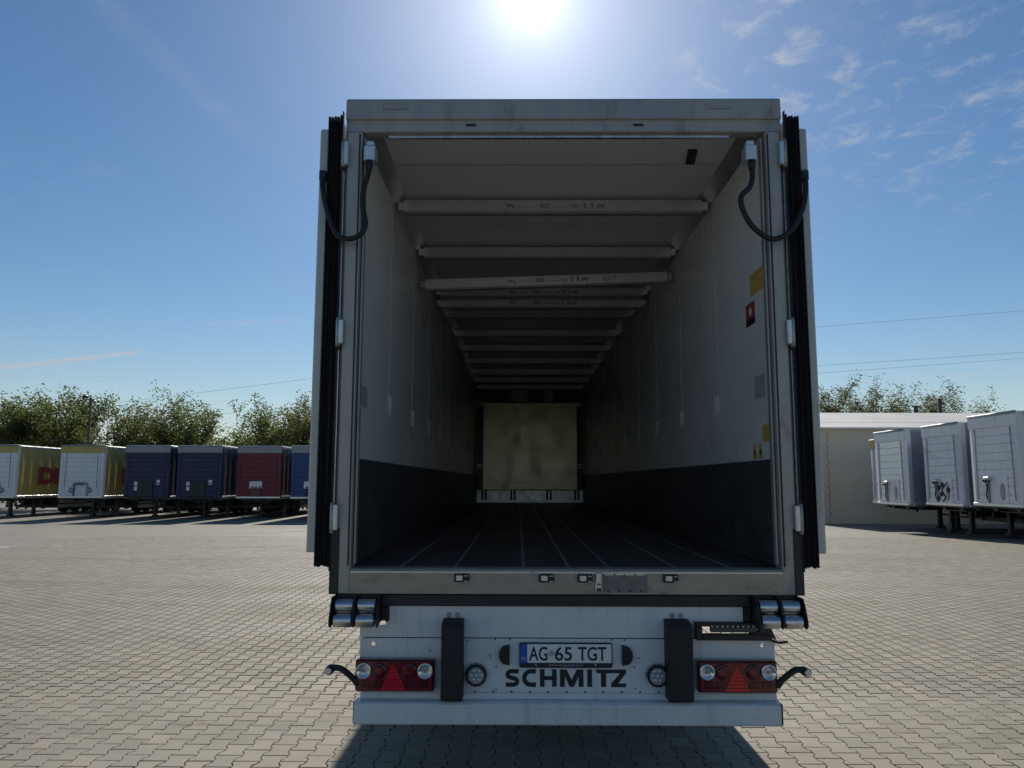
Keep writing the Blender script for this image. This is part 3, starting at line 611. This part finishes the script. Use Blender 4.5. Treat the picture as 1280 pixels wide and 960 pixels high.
for s in (-1, 1):
    lg = MB().box((s*0.62, 10.6, 0.12), (s*0.76, 10.74, 1.0)).build('landing_leg', 'black_paint', T)
    box('leg_foot', (s*0.57, 10.55, 0.003), (s*0.81, 10.79, 0.1195), 'black_paint', lg)
    for y in (2.9, 4.2, 5.5): MB().prism([(y-0.6, 0.72), (y-0.56, 0.97), (y-0.3, 1.06), (y+0.3, 1.06), (y+0.56, 0.97), (y+0.6, 0.72), (y+0.57, 0.72), (y+0.53, 0.95), (y+0.28, 1.04), (y-0.28, 1.04), (y-0.53, 0.95), (y-0.57, 0.72)], 0, s*0.83, s*1.24).build('mudguard', 'rubber', T)
    box('mud_flap', (s*0.84, 2.15, 0.16), (s*1.23, 2.165, 0.9), 'rubber', T)  # flaps and mudguards are unseen, added to cut light under the trailer
    box('side_guard', (s*1.20, 6.4, 0.45), (s*1.225, 9.9, 0.95), 'aluminium', T)

# ------------------------------------------------------------------ load beams stored under the ceiling
def load_beam(y, zl, zr, label, prints=0, xl=-1.195, xr=1.195):
    o = empty('load_beam', (0, y, (zl+zr)/2)); o.rotation_euler = (0, math.atan2(zl-zr, xr-xl), 0)
    tag(o, label, 'beam', 'decking beams under the trailer ceiling')
    b = MB().prism([(-0.024, -0.046), (-0.024, 0.042), (-0.018, 0.048), (0.018, 0.048), (0.024, 0.042), (0.024, -0.046), (0.018, -0.052), (-0.018, -0.052)], 0, xl+0.05, xr-0.05).build('beam_body', 'aluminium', o)
    box('beam_lip', (xl+0.05, -0.030, -0.066), (xr-0.05, 0.030, -0.0525), 'steel', o, 0.002)
    for s, xe in ((-1, xl), (1, xr)):
        MB().box((xe, -0.018, -0.034), (xe-s*0.075, 0.018, 0.032)).build('end_latch', 'bright_steel', o, 0.004)
    if prints:
        yb = -0.0243
        for cx, f in ((-0.33, 1), (0.37, -1)):               # small animal emblem
            e = [(cx+f*a*0.036, c*0.026-0.003) for a, c in ((-1, 0.5), (-0.8, 0.9), (-0.55, 0.35), (-0.2, 0.55), (0.6, 0.45), (1, 0.0), (1, -0.9), (0.7, -0.9), (0.55, -0.2), (-0.1, -0.2), (-0.2, -0.9), (-0.5, -0.9), (-0.6, 0.0))]
            shape('print', [e], yb, 0.0006, 'print_grey', o)
        for a, b_, c, d_ in ((-0.27, -0.12, -0.012, -0.006), (-0.10, -0.02, -0.02, 0.02), (0.0, 0.12, -0.012, -0.006), (0.14, 0.2, -0.018, 0.008), (0.235, 0.255, -0.022, 0.022), (0.29, 0.31, -0.022, 0.02)):
            shape('print', [[(a, c), (b_, c), (b_, d_), (a, d_)]], yb, 0.0005, 'sticker_grey' if b_-a > 0.05 else 'print_grey', o)
        if prints > 1: text('print', 'ALAUT', 0.53, 0.665, -0.024, 0.022, yb, 0.0006, 'print_grey', o, 0.01)
    return o
load_beam(1.35, 3.822, 3.822, 'pale metal load beam nearest the rear opening, under the ceiling', 1)
load_beam(2.58, 3.832, 3.832, 'pale load beam close under the ceiling, second from the rear opening')
load_beam(2.76, 3.57, 3.65, 'tilted load beam, its left end hanging lower than its right', 2)
ORD = ['fourth', 'fifth', 'sixth', 'seventh', 'eighth', 'ninth', 'tenth', 'eleventh', 'twelfth']
for i, (y, z) in enumerate([(4.12, 3.84), (4.20, 3.73), (5.25, 3.84), (6.55, 3.84), (7.8, 3.84), (9.1, 3.84), (10.2, 3.80), (11.35, 3.80), (12.5, 3.79)]):
    load_beam(y, z, z, '%s load beam from the rear opening, counting towards the front bulkhead' % ORD[i], 1 if i < 2 else 0)

# ------------------------------------------------------------------ parked trailers
def parked(loc, rz, label, group, front, header, side, style, side_text=False, var=0):
    g = loc[2]
    t = tag(empty('parked_trailer', loc, rz), label, 'trailer', group)
    hw, L, zb, zt = 1.25, 13.4, 1.10, (4.0, 3.97, 4.02, 3.95)[var % 4]
    fwl = MB()
    nb = 9; z0, z1 = zb+0.10, zt-0.42
    for i in range(nb):
        a, b = z0+(z1-z0)*i/nb, z0+(z1-z0)*(i+1)/nb
        fwl.prism([(0.03, a), (0.006, a+0.004), (0.0, a+0.012), (0.0, b-0.012), (0.006, b-0.004), (0.03, b)], 0, -hw+0.23, hw-0.23)
    f = fwl.build('front_wall', front, t)
    for s in (-1, 1):
        MB().prism([(s*(hw-0.229), 0.02), (s*(hw-0.20), -0.012), (s*(hw-0.04), 0.012), (s*hw, 0.06), (s*hw, 0.22), (s*(hw-0.229), 0.22)], 2, zb+0.02, zt-0.10).build('corner_post', front, t)
        # curtain with shallow folds
        c = MB(); ny = 54; vs = []
        for k in range(ny+1):
            y = 0.221 + (L-0.25)*k/ny; dx = 0.012*math.sin(k*1.9) + 0.006*math.sin(k*0.7+s)
            vs += [(s*(hw-0.02+dx), y, zb+0.12), (s*(hw-0.015+dx*0.5), y, zt-0.14)]
        c.add(vs, [(2*k, 2*k+2, 2*k+3, 2*k+1) for k in range(ny)]); k0 = len(vs)
        c.box((s*(hw-0.06), 0.23, zb+0.12), (s*(hw-0.045), L-0.03, zt-0.14))
        cu = c.build('side_curtain', side, t)
        MB().box((s*(hw-0.05), 0.221, zt-0.1395), (s*(hw+0.004), L, zt-0.03)).build('roof_rail', 'grey_rail', t, 0.01)
        MB().box((s*(hw-0.09), 0.23, zb-0.02), (s*(hw+0.003), L, zb+0.1195)).build('side_rail', 'aluminium', t, 0.006)
        for k in range(16):
            y = 0.7 + k*0.8
            box('curtain_buckle', (s*(hw+0.012), y-0.02, zb+0.02), (s*(hw+0.03), y+0.02, zb+0.3), 'grey_rail', cu, 0)
        if side_text and s > 0:
            fl_ = Matrix(((0, -1, 0, 0), (1, 0, 0, 0), (0, 0, 1, 0), (0, 0, 0, 1)))
            text('curtain_lettering', 'DHL', 1.95, 6.2, 1.82, 2.82, -(hw+0.012), 0.004, 'print_red', cu, 0.07, flip=fl_)
    MB().prism([(0.0, zt-0.4195), (-0.02, zt-0.40), (-0.03, zt-0.10), (-0.005, zt-0.02), (0.06, zt), (L, zt), (L, zt-0.0295), (0.25, zt-0.0295), (0.22, zt-0.4195)], 0, -hw+0.012, hw-0.012).build('roof', header, t, 0.012)
    if style in ('white', 'gear'):
        MB().tube([(-hw+0.03, -0.015, zt-0.02), (hw-0.03, -0.015, zt-0.02)], 0.045, 10).build('roof_edge_tube', 'grey_rail', t)
    box('bottom_rail', (-hw+0.02, -0.015, zb), (hw-0.02, 0.03, zb+0.0995), 'aluminium' if style != 'dark' else 'black_paint', t, 0.008)
    box('rear_wall', (-hw+0.02, L-0.03, zb), (hw-0.02, L, zt-0.03), 'trailer_white', t)
    box('load_floor', (-hw+0.1, 0.23, zb-0.06), (hw-0.1, L-0.04, zb+0.05), 'floor_dark', t, 0)
    c = MB()
    for s in (-1, 1):
        c.box((s*0.50, 0.3, zb-0.16), (s*0.62, L, zb-0.0605)); c.box((s*0.50, 3.6, zb-0.48), (s*0.62, L, zb-0.1605))
    for y in (0.6, 1.6, 2.6, 4.0, 6.0, 8.0, 10): c.box((-hw+0.1, y-0.04, zb-0.13), (hw-0.1, y+0.04, zb-0.0605))
    c.box((-0.6, 0.45, zb-0.19), (0.6, 1.5, zb-0.1605)); c.ring([(-0.30, 0.045), (-0.19, 0.045)], (0, 0.95, zb), 2, 10)
    c.build('chassis', 'black_paint', t)
    for s in (-1, 1):
        lg = MB().box((s*0.60, 2.62, 0.10), (s*0.76, 2.78, zb-0.1305)).build('landing_leg', 'black_paint', t)
        box('leg_foot', (s*0.55, 2.55, 0.004), (s*0.81, 2.85, 0.0995), 'black_paint', lg)
        box('side_guard', (s*(hw-0.05), 4.2, 0.42), (s*(hw-0.02), 7.9, 0.62), 'grey_rail', t); box('side_guard', (s*(hw-0.05), 4.2, 0.72), (s*(hw-0.02), 7.9, 0.9), 'grey_rail', t)
        for y in (8.6, 9.9, 11.2): wheel(t, s*1.03, y)
    box('underbody_shade_box', (-hw+0.08, 4.3, 0.42), (hw-0.08, 7.4, zb-0.135), 'black_paint', t)  # black box, like the mudguards, added to darken the space under the body
    for s in (-1, 1):
        for y in (8.6, 9.9, 11.2): MB().prism([(y-0.58, 0.75), (y-0.56, 0.95), (y-0.3, 1.03), (y+0.3, 1.03), (y+0.56, 0.95), (y+0.58, 0.75), (y+0.55, 0.75), (y+0.53, 0.93), (y+0.28, 1.01), (y-0.28, 1.01), (y-0.53, 0.93), (y-0.55, 0.75)], 0, s*0.84, s*1.22).build('mudguard', 'rubber', t)
    MB().tube([(-0.6, 2.7, 0.62), (0.6, 2.7, 0.62)], 0.035, 8).build('leg_brace', 'black_paint', t)
    for y in (8.6, 9.9, 11.2): MB().ring([(-1.0, 0.06), (1.0, 0.06)], (0, y, 0.5), 0, 10).build('axle', 'black_paint', t)
    MB().box((-1.2, L-0.12, 0.42), (1.2, L, 0.55)).box((-0.6, L-0.12, 0.5505), (-0.5, L-0.05, zb-0.17)).box((0.5, L-0.12, 0.5505), (0.6, L-0.05, zb-0.17)).build('underrun_bar', 'white_paint', t)
    if style == 'white':
        # coupling frame: arched bracket with two hose reels
        MB().box((-0.42, -0.05, zb+0.1005), (-0.31, -0.001, zb+0.82)).box((0.33, -0.05, zb+0.1005), (0.44, -0.001, zb+0.82)).box((-0.30, -0.06, zb+0.70), (0.32, -0.001, zb+0.86)).build('coupling_frame', 'grey_rail', t, 0.02)
        for x in (-0.47, 0.49): MB().ring([(-0.06, 0.06), (-0.045, 0.16), (-0.002, 0.16)], (x, 0, zb+0.42), 1, 20).build('coupling_disc', 'grey_rail', t)
        for x in (-0.12, 0.0, 0.14): MB().ring([(-0.12, 0.03), (-0.0605, 0.045)], (x, 0, zb+0.77), 1, 12).build('hose_coupling', 'black_paint', t)
        MB().tube(smooth_path([(-0.35, -0.07, zb+0.78), (-0.25, -0.12, zb+0.6), (-0.33, -0.08, zb+0.3), (-0.3, -0.06, zb+0.12)], 6), 0.02, 8).build('hose', 'rubber', t)
        for s in (-1, 1): MB().tube([(s*0.86, -0.015, zt-0.45), (s*0.90, -0.015, zb+0.6)], 0.012, 6).build('strap', 'grey_rail', t)
    elif style == 'gear':
        # coupling post with a bright T head, hose loop and an oval cover
        box('coupling_panel', (-0.45, -0.022, zb+0.1005), (0.62, -0.001, zb+0.98), 'trailer_white', t, 0.012)
        MB().tube([(-0.30, -0.05, zb+0.12), (-0.30, -0.05, zb+0.84)], 0.035, 8).build('coupling_post', 'grey_rail', t)
        MB().tube([(-0.46, -0.07, zb+0.88), (-0.10, -0.07, zb+0.88)], 0.05, 10).build('coupling_head', 'bright_steel', t)
        for x in (-0.42, -0.28, -0.14): MB().ring([(-0.10, 0.025), (-0.045, 0.04)], (x, -0.065, zb+0.80), 1, 10).build('hose_coupling', 'black_paint', t)
        MB().tube(smooth_path([(-0.40, -0.09, zb+0.78), (-0.22, -0.14, zb+0.6), (-0.36, -0.09, zb+0.35), (-0.28, -0.06, zb+0.12)], 6), 0.022, 8).build('hose', 'rubber', t)
        if var == 1:
            for x_, z_ in ((-0.2, 0.62), (-0.05, 0.4), (0.02, 0.72), (-0.25, 0.25), (0.42, 0.55)): MB().ring([(-0.09, 0.05), (-0.06, 0.085), (-0.0225, 0.085)], (x_, 0, zb+z_), 1, 14).build('hose_coupling', 'black_paint', t)
            MB().tube(smooth_path([(0.45, -0.08, zb+0.8), (0.2, -0.14, zb+0.55), (0.35, -0.12, zb+0.3), (0.1, -0.08, zb+0.15)], 6), 0.025, 8).build('hose', 'rubber', t)
        ov = [(0.36+0.10*math.cos(a*math.pi/10), zb+0.46+0.26*math.sin(a*math.pi/10)) for a in range(20)]
        MB().prism(ov, 1, -0.045, -0.0225).build('oval_cover', 'grey_rail', t)
        for s in (-1, 1): MB().tube([(s*0.90, -0.015, zt-0.45), (s*0.94, -0.015, zb+0.2)], 0.012, 6).build('strap', 'grey_rail', t)
    elif style == 'dark':
        box('coupling_box', (-0.45, -0.06, zb+0.1005), (0.38, -0.001, zb+0.92), 'black_paint', t, 0.02)
        for k in range(2): box('sign_plate', (-0.66, -0.008, zb+0.42+0.27*k), (-0.49, -0.001, zb+0.63+0.27*k), 'plate_white', t, 0)
        box('sign_plate', (0.56, -0.008, zb+0.74), (0.74, -0.001, zb+1.0), 'plate_white', t, 0); box('sign_plate', (0.58, -0.0115, zb+0.78), (0.72, -0.0085, zb+0.86), 'sticker_red', t, 0)
    else:
        box('coupling_plate', (-0.5, -0.02, zb+0.55), (0.2, -0.001, zb+0.93), 'plate_white', t, 0.01)
        for k in range(3): box('hose_coupling', (-0.36+0.2*k, -0.06, zb+0.56), (-0.27+0.2*k, -0.0205, zb+0.66), 'black_paint', t, 0.01)
        box('coupling_box', (-0.42, -0.05, zb+0.1005), (0.15, -0.001, zb+0.5), 'lens_dark_red' if front == 'panel_red' else 'curtain_navy', t, 0.02)
        for k in range(14): box('wall_rib', (-0.96+0.14*k, -0.012, zb+0.12), (-0.925+0.14*k, -0.0005, zt-0.44), front, f, 0)
GL, GRR = 'trailers parked along the left of the yard', 'white trailers parked along the right of the yard'
YB = 38.0; zg = gz(YB)+0.0
parked((-29.15, YB, zg), 0, 'yellow-sided white-fronted trailer at the far left edge, partly cut off', GL, 'trailer_white', 'curtain_yellow', 'curtain_yellow', 'white', True)
parked((-24.47, YB+0.3, zg), 0, 'yellow-sided trailer with a full white front, beside the dark blue ones', GL, 'trailer_white', 'curtain_yellow', 'curtain_yellow', 'white', True)
parked((-20.68, YB, zg), 0, 'dark blue trailer standing next to the yellow-sided white-fronted one', GL, 'curtain_navy', 'grey_rail', 'curtain_grey', 'dark')
parked((-17.80, YB, zg), 0, 'dark blue trailer standing next to the red one', GL, 'curtain_navy', 'grey_rail', 'curtain_grey', 'dark')
parked((-14.67, YB+0.5, zg), 0, 'red-fronted trailer with a white plate in the left row', GL, 'panel_red', 'grey_rail', 'curtain_red_grey', 'red')
parked((-11.50, YB, zg), 0, 'bright blue trailer half hidden behind the open left door', GL, 'panel_blue', 'grey_rail', 'panel_blue', 'red')
for yc, lab, hd_ in ((20.05, 'largest white parked trailer, at the right edge of the photograph', 'trailer_white'), (23.3, 'white parked trailer with battered hose couplings, second from the right edge', 'trailer_white'), (26.65, 'white parked trailer third from the right edge, before the beige hall', 'trailer_white'), (30.0, 'white trailer with yellow header, mostly hidden behind the others by the hall', 'curtain_yellow')):
    n_ = int((yc-20)/3.2); parked((15.95 if yc > 29 else 14.72+(0, 0.12, -0.08, 0)[n_], yc, gz(yc)), -math.pi/2 + R((0.4, -0.7, 0.6, 0)[n_]), lab, GRR, ('trailer_white', 'trailer_pale', 'trailer_silver', 'trailer_white')[n_], hd_, 'side_shaded_white', 'gear', var=n_)

# ------------------------------------------------------------------ hall
hx0, hx1, hy0, hy1 = 15.0, 52.0, 34.6, 48.0; hz = gz(hy0)
hall = tag(empty('storage_hall', (hx0, hy0, hz)), 'long low beige hall with a white roof behind the right-hand trailers', 'building')
wl = box('wall', (0, 0, 0), (hx1-hx0, 0.2, 4.72), 'hall_cladding', hall, 0)
box('wall', (0, 0.201, 0), (0.2, hy1-hy0, 4.72), 'hall_cladding', hall, 0); box('wall', (hx1-hx0-0.2, 0.201, 0), (hx1-hx0, hy1-hy0, 4.72), 'hall_cladding', hall, 0); box('wall', (0.201, hy1-hy0-0.2, 0), (hx1-hx0-0.201, hy1-hy0, 4.72), 'hall_cladding', hall, 0)
for k in range(4): box('cladding_seam', (0.5, -0.012, 0.9+k*1.0), (hx1-hx0-0.02, -0.0005, 0.94+k*1.0), 'hall_cladding', wl, 0)
for k in range(13): box('wall_post', (0.02+k*3.05, -0.03, 0.02), (0.14+k*3.05, -0.013, 4.70), 'hall_cladding', wl, 0)
box('wall_base', (-0.03, -0.06, 0), (hx1-hx0, -0.0305, 0.28), 'hall_cladding', wl, 0)
lace = MB()
for k in range(24): lace.box((0.28+0.05*(k % 2), -0.02, 0.3+k*0.18), (0.34+0.05*(k % 2), -0.0005, 0.42+k*0.18))
lace.build('lacing_strip', 'grey_rail', wl)
yr = (hy1-hy0)/2
rfh = MB().prism([(-0.25, 4.70), (-0.25, 4.80), (yr, 6.15), (hy1-hy0+0.25, 4.80), (hy1-hy0+0.25, 4.70), (yr, 6.05)], 0, -0.3, hx1-hx0+0.3).build('roof', 'hall_roof', hall)
for k in range(1): MB().prism([(1.8+2.0*k, 4.80+(2.05+2.0*k)*0.1944+0.002), (1.83+2.0*k, 4.80+(2.08+2.0*k)*0.1944+0.012), (1.86+2.0*k, 4.80+(2.11+2.0*k)*0.1944+0.002)], 0, 0.1, hx1-hx0).build('roof_seam', 'hall_roof', rfh)

# ------------------------------------------------------------------ trees
def tree(x, y, h, spread, seed, leaf, label, group, dens=1.0, tuft=0.42, up=1.0, leafsize=0.135, base=0.22):
    rnd = random.Random(seed); z = gz(min(y, 60))-0.1
    t = tag(empty('tree', (x, y, z)), label, 'tree', group)
    tb = MB(); tips = []
    def branch(p, d, ln, r, lvl):
        pts = [p]; rr = [r]; n = 4
        for i in range(n):
            d = (d + Vector((rnd.uniform(-1, 1), rnd.uniform(-1, 1), rnd.uniform(-0.3, 0.7)*up))*0.22).normalized()
            p = p + d*ln/n; pts.append(p); rr.append(r*(1-(i+1)/n*0.72))
            if lvl >= 1: tips.append((p, lvl))
        tb.tube(pts, rr, 5 if lvl else 7)
        if lvl < 3:
            k = (7, 5, 3)[lvl]
            for j in range(k):
                i = 1 + int((j+rnd.random())/k*(n-0.01)); q = pts[min(i, n)]
                a = rnd.uniform(0, 6.283); el = rnd.uniform(0.35, 1.2)*up
                nd = Vector((math.cos(a)*math.cos(el), math.sin(a)*math.cos(el), math.sin(el)))
                nd = (nd*spread + d*0.55).normalized()
                branch(q, nd, ln*rnd.uniform(0.42, 0.66), r*0.42, lvl+1)
    stems = rnd.choice((1, 2, 3))
    for s in range(stems):
        a = rnd.uniform(0, 6.28); branch(Vector((0.25*math.cos(a)*(stems > 1), 0.25*math.sin(a)*(stems > 1), 0)), Vector((0.22*math.cos(a)*(stems > 1), 0.22*math.sin(a)*(stems > 1), 1)).normalized(), h*rnd.uniform(0.62, 0.78), 0.02*h/stems**0.5, 0)
    tb.build('trunk', 'bark', t)
    zs = sorted(p.z for p, _ in tips); top = zs[int(len(zs)*0.975)]; k = h/top*0.96
    vs, fs = [], []
    for p, lvl in tips:
        if p.z*k < h*base: continue
        for j in range(int((8 if lvl == 3 else 3)*dens + rnd.random())):
            q = p + Vector((rnd.gauss(0, tuft), rnd.gauss(0, tuft), rnd.gauss(0, tuft*0.9)))*0.55
            a = Vector((rnd.uniform(-1, 1), rnd.uniform(-1, 1), rnd.uniform(-1, 1))).normalized(); b = a.orthogonal().normalized()
            L, w = leafsize*rnd.uniform(0.6, 1.3), leafsize*rnd.uniform(0.3, 0.55); i = len(vs)
            vs += [q-a*L, q+b*w, q+a*L, q-b*w]; fs.append((i, i+1, i+2, i+3))
    me = bpy.data.meshes.new('crown'); me.from_pydata(vs, [], fs); cr = link('crown', me, leaf, t)
    for o in t.children: o.scale = (1, 1, k)
GT = 'trees behind the left row of trailers'; GR = 'trees behind the hall'
def at(px, y): return CAM.x + (px-647.5)/960*(y-CAM.y)
LT = [(-14, 54, 7.4, 0.9, 'leaf_olive', 'tree at the very left edge, behind the cut-off yellow-sided trailer', 1.0),
      (12, 55, 7.6, 0.9, 'leaf_olive', 'olive tree second from the left edge', 0.9),
      (32, 52, 8.0, 0.85, 'leaf_green', 'bushy green tree above the yellow side of the cut-off trailer', 1.1),
      (58, 53, 7.6, 0.85, 'leaf_olive', 'tree above the gap between the two yellow-sided trailers', 1.0),
      (88, 51, 8.3, 0.8, 'leaf_green', 'tree just left of the floodlight pole', 1.1),
      (117, 54, 8.9, 0.8, 'leaf_dark', 'dark tall tree just right of the floodlight pole', 1.0),
      (137, 56, 8.4, 0.9, 'leaf_green', 'green tree left of the tall sparse-topped one', 0.9),
      (158, 53, 8.9, 0.95, 'leaf_olive', 'tall tree with a sparse top, above the right end of the full white front', 0.5),
      (182, 51, 6.9, 0.9, 'leaf_dark', 'low dark tree behind the first dark blue trailer', 1.2),
      (204, 55, 7.7, 0.9, 'leaf_olive', 'olive tree left of the gap between the dark blue trailers', 0.9),
      (222, 52, 7.4, 0.85, 'leaf_green', 'tree above the gap between the two dark blue trailers', 1.0),
      (246, 52, 8.0, 0.8, 'leaf_olive', 'feathery olive tree at the right end of the dense tree group', 0.8),
      (274, 55, 6.2, 0.65, 'leaf_yellow', 'small pale shrubby tree standing in the gap of the tree row', 0.55),
      (328, 51, 7.9, 0.65, 'leaf_green', 'slender green tree above the red-fronted trailer', 0.9),
      (350, 55, 8.3, 0.7, 'leaf_olive', 'olive tree right of the slender green one', 0.6),
      (368, 52, 8.6, 0.6, 'leaf_olive', 'loose upright olive tree beside the open left door', 0.55),
      (386, 53, 7.2, 0.65, 'leaf_yellow', 'yellowish tree half hidden by the open left door', 0.7)]
for i, (px, y, h, sp2, lf, lab, dn) in enumerate(LT): tree(at(px, y), y, h*0.96, sp2, 40+i, lf, lab, GT, dn*0.72)
RT = [(1026, 55, 9.5, 0.55, 'leaf_green', 'tallest tree on the right, beside the open right door', 1.1),
      (1060, 54, 9.0, 0.4, 'leaf_green', 'slim upright tree above the left end of the hall roof', 0.9),
      (1078, 55, 8.4, 0.8, 'leaf_dark', 'low dark tree between the slim upright one and the dense dark one', 1.1),
      (1102, 55, 8.8, 1.0, 'leaf_dark', 'dense dark tree above the middle of the hall roof', 1.6),
      (1132, 56, 8.7, 0.9, 'leaf_olive', 'low olive tree right of the dense dark one', 0.9),
      (1160, 57, 9.3, 0.6, 'leaf_olive', 'bare-topped pale tree left of the leaning-arm pole', 0.45),
      (1196, 57, 9.3, 0.9, 'leaf_olive', 'olive tree peeking over the second trailer from the right', 0.8),
      (1232, 58, 9.4, 0.9, 'leaf_olive', 'rightmost olive tree, barely showing over the largest white trailer', 0.7)]
for i, (px, y, h, sp2, lf, lab, dn) in enumerate(RT): tree(at(px, y), y, h, sp2, 90+i, lf, lab, GR, dn)

# ------------------------------------------------------------------ poles and wires
py = 47.0; z = gz(py)
fp = tag(empty('floodlight_pole', (at(108.5, py), py, z)), 'thin grey floodlight pole among the trees on the left', 'lamp post')
MB().tube([(0, 0, 0), (0, 0, 7.6)], [0.11, 0.07], 10).build('pole', 'pole_wood', fp)
box('cross_arm', (-0.45, -0.04, 7.45), (0.3, 0.04, 7.53), 'grey_rail', fp)
MB().prism([(-0.2, 7.535), (0.05, 7.56), (0.08, 7.76), (-0.15, 7.76)], 0, -0.5, -0.25).build('floodlight', 'black_paint', fp, 0.02)
MB().prism([(-0.2, 7.25), (0.05, 7.27), (0.08, 7.445), (-0.15, 7.445)], 0, 0.12, 0.32).build('floodlight', 'grey_rail', fp, 0.02)
for px, yy, hh, lab in ((1174.5, 52, 8.15, 'dark pole with a leaning arm behind the hall roof'), (1144.5, 56, 7.9, 'short dark post left of the pole with the leaning arm')):
    pp = tag(empty('utility_pole', (at(px, yy), yy, gz(yy))), lab, 'pole', 'poles behind the hall')
    MB().tube([(0, 0, 0), (0, 0, hh)], [0.17, 0.14], 10).build('pole', 'pole_wood', pp)
    if px > 1160: MB().tube([(0.1, 0, hh-0.3), (0.9, 0, hh+0.2), (1.3, 0, hh+0.45)], 0.04, 6).build('arm', 'grey_rail', pp)
    else: box('pole_cap', (-0.2, -0.2, hh), (0.2, 0.2, hh+0.12), 'grey_rail', pp)
WY = 60.0
def unproj(px, py_):
    d = pixdir(px, py_); return CAM + d*((WY-CAM.y)/d.y)
for (a, b, c, lab) in (((150, 503), (700, 437), (1330, 384), 'highest power line crossing the sky behind the trailer'), ((150, 529), (700, 480), (1330, 437), 'middle power line crossing the sky behind the trailer'), ((150, 547), (700, 492), (1330, 444), 'lowest power line crossing the sky behind the trailer')):
    A, B, C_ = unproj(*a), unproj(*b), unproj(*c)
    L0 = A + (A-B)*1.2; R0 = C_ + (C_-B)*1.0
    o = MB().tube(smooth_path([L0, A, B, C_, R0], 12), 0.0095, 6).build('power_line', 'wire'); tag(o, lab, 'cable', 'power lines')

mk = MB().box((-14.25, 16.4, gz(16.5)+0.003), (-13.9, 16.6, gz(16.5)+0.007)).build('painted_marking', 'plate_white'); mk['kind'] = 'structure'
